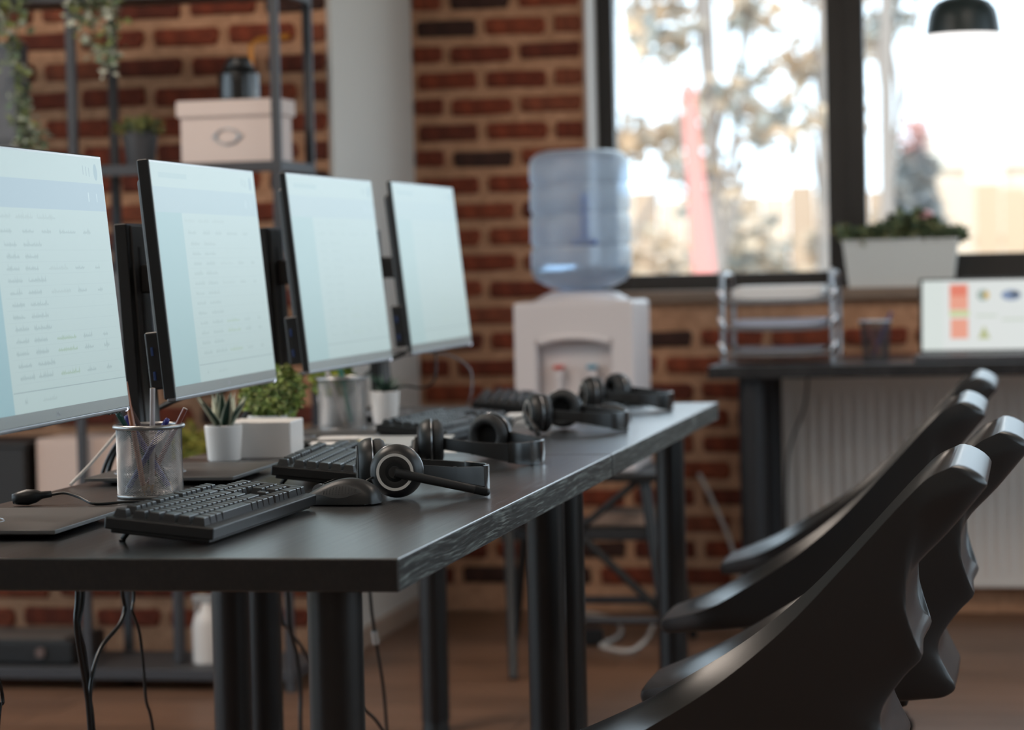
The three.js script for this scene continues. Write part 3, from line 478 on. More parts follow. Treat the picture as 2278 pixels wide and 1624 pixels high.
// ---------------------------------------------------------------- papers, pad, loose cables on the desks
function sheet(name, label, cat, x, z, w, d, turn, y, curl, mat = M.paper, rise = 0) {
  const g = grid(20, 14, (u, v) => { const c = Math.max(0, 1 - Math.hypot(u * 1.2, (1 - v) * 1.2) * 1.6); return [(u - 0.5) * w, curl * c * c + rise * (1 - v) + 0.0006 * Math.sin(u * 7 + v * 5), (v - 0.5) * d]; });
  const g2 = g.clone(); g2.translate(0, 0.0003, 0); return solo(name, label, cat, merge(g, g2), mat, [x, DESK + y, z], [0, turn, 0]);
}
const printMap = tex(256, 256, (u, v) => (Math.hypot((u - 0.42) * 1.2, v - 0.4) < 0.13 ? [0.78, 0.70, 0.36] : v > 0.6 && v < 0.9 && Math.abs(((v * 26) % 1) - 0.5) < 0.12 && hash(Math.floor(u * 60), Math.floor(v * 26), 3) > 0.3 && u > 0.1 && u < 0.85 ? [0.72, 0.71, 0.7] : [0.9, 0.885, 0.87]));
sheet('paper_sheet', 'white printed sheet with a yellow patch under the third monitor', 'paper', -0.455, -1.69, 0.25, 0.16, 0.03, 0.0024, 0.014, std(0xffffff, 0.85, 0, { map: printMap, side: THREE.DoubleSide }), 0.013);
sheet('paper_sheet', 'plain white sheet lying under the printed sheet', 'paper', -0.37, -1.66, 0.2, 0.2, -0.12, 0.0008, 0.0);
sheet('paper_sheet', 'narrow white sheet on the desk behind the open headset', 'paper', -0.25, -1.72, 0.16, 0.07, 0.05, 0.0008, 0.0);
solo('note_pad', 'thick white note pad between the third keyboard and third headset', 'note pad', box(0.1, 0.02, 0.075, 0.002), M.paper, [-0.295, DESK + 0.01, -2.31], [0, 0.1, 0]);
{
  const t = thing('display_plug_cable', 'black cable with a fat plug lying on the desk beside the mesh cup', 'cable', [-0.696, DESK, -0.63]);
  const p = part(t, 'plug', lathe([[0, -0.022], [0.007, -0.021], [0.0095, -0.012], [0.0115, 0.0], [0.0095, 0.012], [0.0055, 0.02], [0.0045, 0.034], [0, 0.034]], 24).rotateZ(-Math.PI / 2), M.plasticBlack, [0, 0.012, 0], [0, 0.35, 0.1]);
  part(t, 'cord', tube([[0.03, 0.014, -0.011], [0.05, 0.016, -0.016], [0.075, 0.010, -0.01], [0.1, 0.0025, 0.002], [0.13, 0.0025, -0.015], [0.155, 0.0025, -0.03], [0.185, 0.0022, -0.055], [0.21, 0.0022, -0.05], [0.235, 0.0022, -0.06], [0.3, 0.0022, -0.07]], 0.0021, 60, 8), M.cableBlack);
}
const wires = [
  ['black cable of the left bundle hanging under the near desk', 0.0042, M.cableBlack, [[-0.70, 0.70, -0.823], [-0.70, 0.59, -0.823], [-0.7, 0.551, -0.813], [-0.7, 0.509, -0.822], [-0.7, 0.445, -0.845], [-0.7, 0.378, -0.858], [-0.7, 0.1, -0.88], [-0.68, 0.006, -0.9]]],
  ['thicker black cable of the left bundle under the near desk', 0.0052, M.cableBlack, [[-0.71, 0.70, -0.868], [-0.71, 0.584, -0.868], [-0.71, 0.539, -0.845], [-0.71, 0.496, -0.866], [-0.71, 0.417, -0.884], [-0.71, 0.372, -0.894], [-0.71, 0.1, -0.93], [-0.69, 0.006, -0.96]]],
  ['cable swinging in a loose curve into the left bundle', 0.0034, M.cableBlack, [[-0.7, 0.70, -1.0], [-0.7, 0.565, -1.015], [-0.7, 0.542, -1.026], [-0.7, 0.518, -0.997], [-0.7, 0.495, -0.916], [-0.7, 0.46, -0.875], [-0.7, 0.421, -0.862], [-0.7, 0.375, -0.873], [-0.7, 0.1, -0.95], [-0.7, 0.005, -1.0]]],
  ['thin single cable hanging right of the left bundle', 0.0026, M.cableBlack, [[-0.71, 0.70, -1.09], [-0.71, 0.554, -1.094], [-0.71, 0.53, -1.083], [-0.71, 0.486, -1.116], [-0.71, 0.418, -1.131], [-0.71, 0.373, -1.138], [-0.71, 0.321, -1.166], [-0.71, 0.1, -1.22], [-0.71, 0.004, -1.25]]],
  ['thin cable bowing at the far left below the near desk', 0.0026, M.cableBlack, [[-0.62, 0.70, -0.25], [-0.6, 0.558, -0.277], [-0.6, 0.53, -0.29], [-0.6, 0.515, -0.29], [-0.6, 0.495, -0.275], [-0.62, 0.2, -0.25], [-0.62, 0.004, -0.22]]],
  ['dark cable hanging between the left desk legs', 0.004, M.cableBlack, [[-0.66, 0.70, -1.76], [-0.66, 0.455, -1.784], [-0.66, 0.395, -1.793], [-0.66, 0.339, -1.833], [-0.66, 0.268, -1.85], [-0.66, 0.198, -1.844], [-0.66, 0.006, -1.85]]],
  ['dark cable branching to the right between the left desk legs', 0.0035, M.cableBlack, [[-0.672, 0.70, -1.75], [-0.672, 0.44, -1.772], [-0.672, 0.391, -1.822], [-0.672, 0.333, -1.924], [-0.672, 0.2, -2.1], [-0.672, 0.006, -2.25]]],
  ['cable behind the near right leg, slanting to the floor', 0.003, M.cableBlack, [[-0.43, 0.66, -1.2], [-0.42, 0.45, -1.26], [-0.42, 0.347, -1.356], [-0.42, 0.316, -1.412], [-0.42, 0.259, -1.53], [-0.42, 0.1, -1.75], [-0.42, 0.005, -1.85]]]];
for (const [label, r, m, pts] of wires) solo('hanging_cable', label, 'cable', tube(pts, r, 70, 8), m, undefined, undefined, 'cables under the desks');
{
  const t = thing('hanging_cable', 'green-black cable with a white ring tag right of the near desk leg', 'cable', [0, 0, 0], 0, 'cables under the desks');
  part(t, 'cord', tube([[-0.5, 0.70, -1.75], [-0.5, 0.474, -1.772], [-0.5, 0.396, -1.797], [-0.5, 0.351, -1.819], [-0.5, 0.278, -1.853], [-0.5, 0.195, -1.872], [-0.5, 0.006, -1.9]], 0.0032, 60, 8), M.cableBlack);
  part(t, 'tag', rod([-0.5, 0.392, -1.797], [-0.5, 0.368, -1.809], 0.0062, 0.0062, 16), M.cableWhite);
}
solo('wall_cable', 'thin dark cable drooping from the farthest monitor to its base', 'cable', tube([[-0.566, 0.93, -2.5], [-0.562, 0.89, -2.6], [-0.561, 0.822, -2.6], [-0.589, 0.801, -2.6], [-0.639, 0.804, -2.58], [-0.70, 0.76, -2.55], [-0.74, 0.744, -2.55]], 0.0024, 50, 8), M.cableBlack);
solo('wall_cable', 'pale cable curving down to the desk right of the farthest monitor', 'cable', tube([[-0.66, 0.88, -2.62], [-0.6, 0.875, -2.66], [-0.551, 0.866, -2.7], [-0.511, 0.841, -2.7], [-0.502, 0.812, -2.7], [-0.508, 0.768, -2.7], [-0.53, 0.743, -2.72]], 0.002, 50, 8), std(lin(0.2, 0.19, 0.2), 0.4));
solo('desk_cable', 'pale cable slanting down behind the mesh cup to the monitor base', 'cable', tube([[-0.655, 0.90, -1.02], [-0.675, 0.84, -0.99], [-0.71, 0.785, -0.95], [-0.742, 0.7435, -0.915]], 0.0026, 30, 8), M.cableWhite);

// ---------------------------------------------------------------- shell chairs
function curveOf(pts) { return new THREE.CatmullRomCurve3(pts.map((p) => V(p[0], p[1], 0)), false, 'centripetal'); }
function makeChair(label, pos, turn) {                     // local: faces -x, width along z, origin on the floor under the seat
  const t = thing('shell_chair', label, 'chair', pos, turn, 'grey-black shell chairs along the desks');
  const rim = curveOf([[-0.284, 0.428], [-0.20, 0.458], [-0.13, 0.497], [-0.04, 0.555], [0.043, 0.625], [0.125, 0.712], [0.192, 0.786], [0.222, 0.815], [0.248, 0.828]]);
  const mid = curveOf([[-0.286, 0.432], [-0.24, 0.444], [-0.16, 0.442], [-0.05, 0.436], [0.05, 0.437], [0.112, 0.47], [0.150, 0.57], [0.188, 0.70], [0.248, 0.828]]);
  const outSide = curveOf([[-0.278, 0.402], [-0.2, 0.415], [-0.10, 0.425], [0.0, 0.424], [0.08, 0.421], [0.135, 0.424], [0.165, 0.428], [0.180, 0.441], [0.170, 0.465], [0.157, 0.497], [0.161, 0.52], [0.188, 0.560], [0.210, 0.586], [0.197, 0.603], [0.190, 0.63], [0.192, 0.665], [0.200, 0.695], [0.245, 0.745], [0.292, 0.802]]);
  const outMid = curveOf([[-0.28, 0.412], [-0.2, 0.424], [-0.10, 0.424], [0.0, 0.423], [0.08, 0.421], [0.14, 0.424], [0.166, 0.428], [0.181, 0.441], [0.172, 0.465], [0.159, 0.497], [0.162, 0.52], [0.186, 0.560], [0.206, 0.586], [0.195, 0.603], [0.190, 0.63], [0.192, 0.665], [0.201, 0.695], [0.247, 0.748], [0.292, 0.802]]);
  const NI = 44, NA = 8, NO = 72, loop = NI + NA + NO + NA, nz = 64, sm = (x) => { const k = Math.max(0, Math.min(1, x)); return k * k * (3 - 2 * k); };
  const rimPts = rim.getPoints(60), rimY = (x) => { for (let i = 1; i < rimPts.length; i++) if (rimPts[i].x >= x) { const a = rimPts[i - 1], b = rimPts[i], k = (x - a.x) / Math.max(1e-6, b.x - a.x); return a.y + (b.y - a.y) * Math.max(0, Math.min(1, k)); } return 0.826; };
  const g = grid(loop, nz, (u, v) => {
    const q0 = v * 2 - 1, sgn = Math.sign(q0), e = 1 - Math.pow(1 - Math.abs(q0), 1.7), i = Math.round(u * loop) % loop;
    const kr = Math.pow(e, 2.9), c = e > 0.86 ? 1 - Math.sqrt(Math.max(0, 1 - Math.pow((e - 0.86) / 0.14, 2))) : 0, ko = Math.min(1, Math.pow(e / 0.7, 1.5));
    const inner = (s) => { const a = mid.getPoint(s), b = rim.getPoint(s); return [a.x + (b.x - a.x) * kr, a.y + (b.y - a.y) * kr]; };
    const outer = (s) => { const a = outMid.getPoint(s), b = outSide.getPoint(s), r = rim.getPoint(s); const x = a.x + (b.x - a.x) * ko, y = a.y + (b.y - a.y) * ko; return [x + (r.x - x) * c, y + (r.y - y) * c]; };
    const turn = (a, b, k, f) => { const an = k * Math.PI, tx = (b[0] - a[0]) / 2, ty = (b[1] - a[1]) / 2; return [(a[0] + b[0]) / 2 - tx * Math.cos(an) + ty * Math.sin(an) * f * -1, (a[1] + b[1]) / 2 - ty * Math.cos(an) + tx * Math.sin(an) * f]; };
    let p;
    if (i <= NI) p = inner(i / NI);
    else if (i < NI + NA) p = turn(inner(1), outer(1), (i - NI) / NA, 0.42);
    else if (i <= NI + NA + NO) p = outer(1 - (i - NI - NA) / NO);
    else p = turn(outer(0), inner(0), (i - NI - NA - NO) / NA, 0.8);
    const drop = Math.max(0, rimY(p[0]) - p[1]), tuck = 1 - Math.min(0.28, drop * 0.7);
    const w = 0.208 - 0.012 * sm((p[1] - 0.55) / 0.27) - 0.095 * Math.pow(sm((-0.12 - p[0]) / 0.175), 2.2), top = 1 - 0.07 * Math.pow(sm((p[1] - 0.76) / 0.075), 3);
    return [p[0], p[1] * 0.975, sgn * e * w * tuck * top];
  }, true);
  part(t, 'shell', g, M.chair);
  part(t, 'seat_mount', merge(boxAB(-0.13, 0.11, 0.395, 0.425, -0.11, 0.11, 0.008)), M.plasticBlack);
  part(t, 'pedestal', merge(at(cyl(0.024, 0.024, 0.35, 24), -0.01, 0.225, 0), at(cyl(0.034, 0.04, 0.05, 24), -0.01, 0.065, 0)), M.legBlack);
  for (const deg of [65, 155, 205, 295]) { const a = deg * Math.PI / 180, c = Math.cos(a), d = Math.sin(a); const foot = part(t, 'base_leg', rod([-0.01 + 0.02 * c, 0.07, 0.02 * d], [-0.01 + 0.2 * c, 0.045, 0.2 * d], 0.018, 0.012, 12), M.legBlack); part(foot, 'caster', at(cyl(0.022, 0.022, 0.02, 18), -0.01 + 0.2 * c, 0.0222, 0.2 * d, Math.PI / 2, 0, 0), M.plasticBlack); }
  return t;
}
const chair1 = makeChair('grey-black shell chair nearest the camera, its seat cut by the frame', [0.352, 0, -0.56], 0.0);
copy(chair1, 'shell chair second from the camera, farthest to the right, with flared lower back', [0.402, 0, -1.15], 0.0);
copy(chair1, 'shell chair third from the camera, seat front just above the second chair', [0.325, 0, -1.9], 0.0);
copy(chair1, 'farthest shell chair, its backrest top against the far table edge', [0.332, 0, -2.75], 0.0);

// ---------------------------------------------------------------- shelf rack and what stands on it
const SH1 = { x0: -1.72, x1: -1.138, z0: -3.70, z1: -3.40 };
{
  const t = thing('shelf_rack', 'dark metal shelf rack with thin square posts against the brick wall', 'shelf');
  for (const [x, z] of [[SH1.x1, SH1.z1], [SH1.x1, SH1.z0], [-1.672, SH1.z1], [-1.672, SH1.z0], [-2.25, SH1.z1], [-2.25, SH1.z0]]) part(t, 'post', boxAB(x - 0.011, x + 0.011, 0, 2.05, z - 0.011, z + 0.011, 0.002), M.shelfMetal);
  for (const y of [0.055, 0.46, 0.89, DESK + 0.590, DESK + 1.03]) {
    const s = part(t, 'shelf_board', boxAB(-2.26, SH1.x1 + 0.012, y - 0.012, y, SH1.z0, SH1.z1, 0.002), M.shelfBoard);
    part(s, 'rail', boxAB(-2.26, SH1.x1 + 0.012, y - 0.026, y + 0.001, SH1.z1 - 0.001, SH1.z1 + 0.012, 0.002), M.shelfMetal);
    part(s, 'rail', boxAB(SH1.x1 - 0.002, SH1.x1 + 0.0125, y - 0.026, y + 0.001, SH1.z0, SH1.z1, 0.002), M.shelfMetal);
  }
}
const S4 = DESK + 0.590, S5 = DESK + 1.03, S2 = 0.46, S1 = 0.055;
{ // storage box with lid and label holder
  const t = thing('storage_box', 'pinkish white storage box with lid and metal label holder on the shelf', 'storage box', [-1.272, S4, -3.495]);
  const m = std(lin(0.66, 0.54, 0.49), 0.7);
  part(t, 'body', box(0.256, 0.135, 0.12, 0.003), m, [0, 0.0675, 0]);
  part(t, 'lid', box(0.274, 0.042, 0.136, 0.004), m, [0, 0.137, 0]);
  const h = part(t, 'label_holder', at(new THREE.TorusGeometry(0.026, 0.0036, 8, 40).scale(1.15, 0.75, 1), 0, 0, 0), M.steel, [-0.005, 0.066, 0.0612]);
  part(h, 'label_card', new THREE.CircleGeometry(0.021, 32).scale(1.15, 0.75, 1), m, [0, 0, 0.0005]);
  part(h, 'rivet', merge(at(new THREE.SphereGeometry(0.0055, 12, 8), -0.035, 0, 0), at(new THREE.SphereGeometry(0.0055, 12, 8), 0.035, 0, 0)), M.steel);
}
{ // black desk lamp with an orange arm, folded on top of the box
  const t = thing('black_canister', 'black canister with stepped neck standing on the storage box', 'canister', [-1.262, S4 + 0.158, -3.495]);
  part(t, 'body', lathe([[0, 0], [0.052, 0], [0.054, 0.004], [0.054, 0.066], [0.050, 0.07], [0.0, 0.07]], 14), M.glossBlack);
  part(t, 'neck', lathe([[0, 0.064], [0.047, 0.069], [0.030, 0.105], [0.028, 0.11], [0, 0.11]], 8), M.plasticBlack);
}
solo('orange_bent_rod', 'orange bent rod leaning behind the black canister against the bricks', 'rod', tube([[-1.268, S4 + 0.001, -3.625], [-1.268, S4 + 0.287, -3.625], [-1.262, S4 + 0.309, -3.625], [-1.244, S4 + 0.322, -3.625], [-1.165, S4 + 0.328, -3.625]], 0.007, 40, 10), std(lin(0.75, 0.28, 0.03), 0.5));
{
  const t = thing('potted_herb', 'green herb in a dark grey pot left of the storage box', 'plant', [-1.538, S4, -3.52]);
  pot(t, 0.036, 0.047, 0.088, std(lin(0.055, 0.055, 0.06), 0.5));
  const l = part(t, 'foliage', leafCloud(420, ball(0, 0.1, 0, 0.06, 0.028, 0.05, 0.3), 0.018, [[0.16, 0.17, 0.05], [0.10, 0.13, 0.05], [0.24, 0.2, 0.06], [0.12, 0.16, 0.1]], 71), M.foliage); l.userData.kind = 'stuff';
}
function vine(label, pos, strands, n, seed) {
  const t = thing('trailing_plant', label, 'plant', pos, 0, 'trailing plants on the top shelf'), r = rng(seed);
  pot(t, 0.05, 0.062, 0.09, std(lin(0.08, 0.08, 0.085), 0.5));
  for (const st of strands) {
    const c = new THREE.CatmullRomCurve3([V(0, 0.085, 0), ...st.map((p) => V(...p))]);
    const s = part(t, 'strand', new THREE.TubeGeometry(c, 30, 0.0018, 5), std(lin(0.1, 0.13, 0.05), 0.8));
    const l = part(s, 'leaves', leafCloud(n, (q) => { const k = 0.12 + 0.88 * q(), p = c.getPoint(k); return [p.x + (q() - 0.5) * 0.045, p.y + (q() - 0.5) * 0.04, p.z + (q() - 0.5) * 0.045]; }, 0.026, [[0.20, 0.24, 0.15], [0.30, 0.33, 0.24], [0.12, 0.17, 0.09], [0.40, 0.40, 0.32], [0.17, 0.2, 0.06]], seed + Math.floor(r() * 900)), M.foliage); l.userData.kind = 'stuff';
  }
}
vine('trailing plant whose long strand hangs beside the grey box', [-1.80, S5, -3.495], [[[-0.02, 0.09, 0.09], [-0.02, 0.0, 0.13], [-0.02, -0.14, 0.13], [0.0, -0.27, 0.125], [0.015, -0.39, 0.12]], [[0.02, 0.09, 0.09], [0.01, -0.02, 0.13], [0.0, -0.18, 0.13], [0.025, -0.33, 0.13], [0.05, -0.38, 0.13]], [[-0.05, 0.08, 0.09], [-0.06, 0.0, 0.13], [-0.05, -0.1, 0.13]]], 130, 72);
vine('trailing plant with shorter strands over the shelf post', [-1.60, S5, -3.495], [[[0.0, 0.09, 0.09], [0.01, 0.0, 0.13], [0.0, -0.1, 0.13], [0.02, -0.19, 0.125]], [[0.04, 0.09, 0.09], [0.06, -0.01, 0.13], [0.05, -0.12, 0.13], [0.05, -0.2, 0.13]], [[-0.04, 0.08, 0.09], [-0.04, 0.0, 0.13], [-0.03, -0.1, 0.13]]], 110, 73);
{
  const t = thing('grey_case', 'dark grey rectangular case standing at the left end of the shelf', 'case', [-1.935, S4, -3.47]);
  part(t, 'body', box(0.21, 0.325, 0.08, 0.004), std(lin(0.075, 0.075, 0.08), 0.55), [0, 0.1625, 0]);
  part(t, 'face_panel', box(0.195, 0.245, 0.004, 0.001), std(lin(0.10, 0.10, 0.108), 0.5), [0, 0.198, 0.041]);
  part(t, 'slot', box(0.09, 0.014, 0.006, 0.001), M.plasticBlack, [0.03, 0.04, 0.04]);
}
{
  const t = thing('cardboard_box', 'pale pinkish cardboard box on the lower shelf seen past the desk edge', 'box', [-1.665, S2, -3.55]);
  const m = std(lin(0.56, 0.43, 0.37), 0.85);
  part(t, 'body', box(0.29, 0.175, 0.235, 0.003), m, [0, 0.0875, 0]); part(t, 'flap', box(0.286, 0.004, 0.115, 0.001), m, [0, 0.177, 0.058]); part(t, 'flap', box(0.286, 0.004, 0.115, 0.001), m, [0, 0.177, -0.058]);
}
{
  const t = thing('black_crate', 'black storage crate at the left end of the lower shelf', 'crate', [-1.97, S2, -3.54]);
  const m = std(lin(0.014, 0.012, 0.011), 0.6); part(t, 'body', box(0.28, 0.165, 0.26, 0.008, 2), m, [0, 0.0825, 0]); part(t, 'lid', box(0.29, 0.014, 0.268, 0.004), m, [0, 0.165, 0]);
}
{
  const t = thing('potted_herb', 'blurred yellow-green plant in a dark pot on the lower shelf', 'plant', [-1.43, S2, -3.54]);
  pot(t, 0.035, 0.045, 0.07, std(lin(0.10, 0.06, 0.035), 0.6));
  const l = part(t, 'foliage', leafCloud(500, ball(0, 0.125, 0, 0.05, 0.075, 0.045, 0.3), 0.022, [[0.26, 0.24, 0.03], [0.16, 0.18, 0.03], [0.34, 0.30, 0.05]], 75), M.foliage); l.userData.kind = 'stuff';
}
solo('grey_folder_box', 'grey folder box on the shelf seen between the two nearest monitors', 'box', box(0.16, 0.17, 0.24, 0.004), std(lin(0.10, 0.10, 0.11), 0.6), [-1.57, 0.89 + 0.085, -3.55]);
{
  const t = thing('black_device', 'flat black device with a round knob on the bottom shelf', 'device', [-1.90, S1, -3.56]);
  part(t, 'body', box(0.34, 0.06, 0.24, 0.006), M.plasticBlack, [0, 0.033, 0]);
  part(t, 'knob', at(cyl(0.013, 0.013, 0.012, 20), 0, 0, 0, Math.PI / 2), std(lin(0.12, 0.08, 0.07), 0.4), [0.085, 0.034, 0.126]);
  part(t, 'top_plate', box(0.3, 0.004, 0.2, 0.001), std(lin(0.1, 0.085, 0.075), 0.5), [-0.01, 0.065, 0]);
}
{
  const t = thing('spray_bottle', 'white plastic spray bottle on the bottom shelf', 'bottle', [-1.388, S1, -3.5]);
  const m = std(lin(0.62, 0.57, 0.53), 0.45);
  part(t, 'bottle', lathe([[0, 0], [0.034, 0], [0.037, 0.005], [0.037, 0.10], [0.030, 0.125], [0.014, 0.14], [0.013, 0.155], [0, 0.155]], 32), m);
  part(t, 'nozzle', merge(boxAB(-0.035, 0.018, 0.155, 0.178, -0.01, 0.01, 0.004), boxAB(-0.03, -0.022, 0.13, 0.158, -0.006, 0.006, 0.002)), std(lin(0.3, 0.29, 0.28), 0.5));
}
{
  const t = thing('dark_bottle', 'slim dark grey bottle beside the white spray bottle', 'bottle', [-1.462, S1, -3.5]);
  part(t, 'body', lathe([[0, 0], [0.014, 0], [0.0155, 0.004], [0.0155, 0.20], [0.011, 0.222], [0, 0.224]], 28), M.shelfMetal); part(t, 'cap', cyl(0.010, 0.011, 0.022, 20), M.plasticBlack, [0, 0.23, 0]);
}

// ---------------------------------------------------------------- water cooler on its black stand
const CX = -0.502, CZ = -4.12, CT = 0.50;
{
  const t = thing('cooler_stand', 'black metal stand with splayed legs and crossed braces under the water cooler', 'stand', [CX, 0, CZ]);
  part(t, 'top', box(0.44, 0.022, 0.40, 0.004), M.plasticBlack, [0, CT - 0.011, 0]);
  const s = part(t, 'shelf', box(0.46, 0.03, 0.34, 0.004), std(lin(0.012, 0.012, 0.013), 0.6), [0.02, 0.335, 0]);
  for (const z of [0.2, -0.2]) part(t, 'foot_bar', rod([-0.1, 0.112, z], [0.25, 0.112, z], 0.011), M.shelfMetal);
  for (const [sx, sz] of [[-1, 1], [1, 1], [-1, -1], [1, -1]]) part(t, 'leg', rod([sx * 0.185, CT - 0.02, sz * 0.16], sx < 0 && sz > 0 ? [-0.112, 0.002, 0.50] : [sx * 0.255, 0.002, sz * 0.24], 0.017, 0.012, 14), M.plasticBlack);
  part(t, 'brace', merge(rod([0.17, CT - 0.02, 0.17], [0.0, 0.345, 0.17], 0.010), rod([0.02, 0.325, 0.17], [0.24, 0.125, 0.2], 0.011)), M.plasticBlack);
}
solo('folded_cloth', 'pale folded cloth on the shelf of the cooler stand', 'cloth', merge(box(0.2, 0.022, 0.2, 0.008, 3), at(box(0.19, 0.014, 0.19, 0.006, 3), 0.004, 0.017, 0.003)), std(lin(0.30, 0.20, 0.15), 0.95), [CX + 0.12, 0.3625, CZ + 0.02]);
{
  const t = thing('water_cooler', 'white table-top water cooler body with red and blue taps', 'water cooler', [CX, CT, CZ]);
  const H = 0.455, W = 0.325, D = 0.30, m = M.coolerWhite;
  part(t, 'body', merge(boxAB(-W / 2, W / 2, 0, H, -D / 2, 0.02, 0.012), boxAB(-W / 2, -W / 2 + 0.062, 0, H, 0.0, D / 2, 0.008), boxAB(W / 2 - 0.062, W / 2, 0, H, 0.0, D / 2, 0.008), boxAB(-W / 2 + 0.05, W / 2 - 0.05, H - 0.105, H, 0.0, D / 2, 0.008), boxAB(-W / 2 + 0.05, W / 2 - 0.05, 0, 0.07, 0, D / 2, 0.008)), m);
  part(t, 'hood', grid(24, 6, (u, v) => { const a = (u - 0.5) * 2; return [a * 0.098, H - 0.082 - 0.024 * v - 0.012 * a * a, D / 2 - 0.004 + 0.016 * Math.sin(v * Math.PI) * (1 - a * a * 0.7)]; }), m);
  part(t, 'front_panel', boxAB(-0.098, 0.098, 0.16, H - 0.11, 0.10, 0.107, 0.002), m);
  const tap = (x, c) => { const p = part(t, 'tap', merge(at(cyl(0.012, 0.012, 0.045, 16), 0, 0, 0, Math.PI / 2), at(cyl(0.008, 0.007, 0.04, 14), 0, -0.022, 0.018)), m, [x, 0.265, 0.112]); part(p, 'lever', box(0.028, 0.011, 0.03, 0.004), std(c, 0.4), [0, 0.016, 0.016]); };
  tap(-0.045, lin(0.6, 0.08, 0.05)); tap(0.045, lin(0.10, 0.30, 0.42));
  part(t, 'drip_tray', box(0.19, 0.018, 0.1, 0.004), std(lin(0.32, 0.3, 0.3), 0.5), [0, 0.08, 0.1]);
  part(t, 'label', box(0.05, 0.014, 0.001, 0.0003), std(lin(0.6, 0.15, 0.1), 0.6), [-0.02, 0.03, D / 2 + 0.0006]);
  part(t, 'bottle_seat', lathe([[0.055, 0], [0.125, 0], [0.128, 0.006], [0.10, 0.022], [0.075, 0.03], [0.06, 0.03], [0.055, 0.02], [0.055, 0]], 48), m, [0, H - 0.002, 0]);
}
{
  const by = CT + 0.455 + 0.022, t = thing('water_bottle', 'upturned translucent blue water bottle on the cooler', 'water bottle', [CX, by, CZ]);
  const prof = [[0.035, 0.0], [0.045, 0.006], [0.09, 0.018], [0.122, 0.034], [0.135, 0.055], [0.1365, 0.075], [0.1365, 0.118], [0.130, 0.124], [0.130, 0.130], [0.1365, 0.136], [0.1365, 0.205], [0.130, 0.212], [0.130, 0.218], [0.1365, 0.225], [0.1365, 0.285], [0.131, 0.291], [0.131, 0.297], [0.1365, 0.303], [0.1365, 0.345], [0.131, 0.365], [0.115, 0.379], [0.09, 0.385], [0, 0.378]];
  const blue = phys(lin(0.74, 0.84, 0.95), 0.42, { transmission: 0.8, thickness: 0, ior: 1.5, side: THREE.DoubleSide });
  part(t, 'bottle', lathe(prof, 64), blue);
  part(t, 'handle', merge(boxAB(0.018, 0.042, 0.13, 0.27, 0.075, 0.118, 0.008), boxAB(-0.005, 0.065, 0.128, 0.146, 0.09, 0.124, 0.006)), phys(lin(0.18, 0.28, 0.58), 0.2, { transmission: 0.6, thickness: 0 }));
  part(t, 'water', lathe([[0, 0.008], [0.04, 0.010], [0.088, 0.022], [0.119, 0.038], [0.131, 0.057], [0.1325, 0.076], [0, 0.076]], 56), phys(lin(0.8, 0.9, 1), 0.0, { transmission: 1, thickness: 0.2, ior: 1.33 }));
}
solo('floor_cable', 'pale cable looping on the floor behind the far desk legs', 'cable', tube([[-0.66, 0.007, -4.84], [-0.524, 0.007, -4.668], [-0.461, 0.007, -4.4], [-0.472, 0.007, -4.229], [-0.471, 0.007, -4.147], [-0.384, 0.007, -4.071], [-0.372, 0.007, -4.318], [-0.391, 0.007, -4.581], [-0.36, 0.007, -4.82]], 0.0065, 80, 8), M.cableWhite);
solo('white_wall_cable', 'pale cable slanting down the brick wall beside the far table leg', 'cable', tube([[-0.29, 0.42, -4.87], [-0.25, 0.34, -4.86], [-0.20, 0.22, -4.86], [-0.17, 0.1, -4.86], [-0.14, 0.008, -4.85]], 0.006, 40, 8), M.cableWhite);
solo('power_brick', 'black power brick on the floor beside the looping cable', 'power adapter', box(0.07, 0.045, 0.12, 0.006), M.plasticBlack, [-0.528, 0.0225, -4.26], [0, 0.3, 0]);

// ---------------------------------------------------------------- far table under the window
const TY = DESK + 0.028;
{
  const t = thing('window_table', 'dark table in front of the radiator below the window', 'table', [0, 0, 0]);
  part(t, 'tabletop', uvMetres(boxAB(-0.172, 1.35, TY - 0.034, TY, -4.79, -4.19, 0.0025)), std(0xffffff, 0.3, 0, { map: rep(woodTopMap, 1 / 0.4, 1 / 1.6) }));
  for (const [x, z] of [[-0.06, -4.26], [1.25, -4.26], [-0.06, -4.72], [1.25, -4.72]]) part(t, 'leg', cyl(0.037, 0.037, TY - 0.034, 32), std(lin(0.010, 0.010, 0.012), 0.6), [x, (TY - 0.034) / 2, z]);
}
{ // radiator
  const x0 = -0.04, x1 = 1.32, y0 = 0.083, y1 = 0.70, z = -4.83, t = thing('radiator', 'off-white ribbed panel radiator on the brick wall under the table', 'radiator', [x0, y0, z]);
  part(t, 'panel', boxAB(0, x1 - x0, 0, y1 - y0, -0.025, 0.0, 0.006), M.radiatorWhite);
  const w = 0.034, g = grid(6, 12, (u, v) => { const a = (u - 0.5) * 2, e = Math.min(1, Math.min(v, 1 - v) * 14); return [a * w * 0.36, 0.03 + v * (y1 - y0 - 0.06), 0.0002 + 0.0065 * Math.sqrt(Math.max(0, 1 - a * a)) * e]; });
  for (let i = 0; i < 39; i++) part(t, 'rib', g, M.radiatorWhite, [0.022 + i * w, 0, 0]);
  part(t, 'top_grille', boxAB(0, x1 - x0, y1 - y0, y1 - y0 + 0.004, -0.054, 0.0, 0.001), M.radiatorWhite);
  part(t, 'side_cover', boxAB(-0.004, 0.001, 0, y1 - y0 + 0.004, -0.054, 0.001, 0.001), M.radiatorWhite);
  part(t, 'bracket', boxAB(0.2, 0.23, 0.1, 0.5, -0.056, -0.02, 0.001), M.radiatorWhite);
}
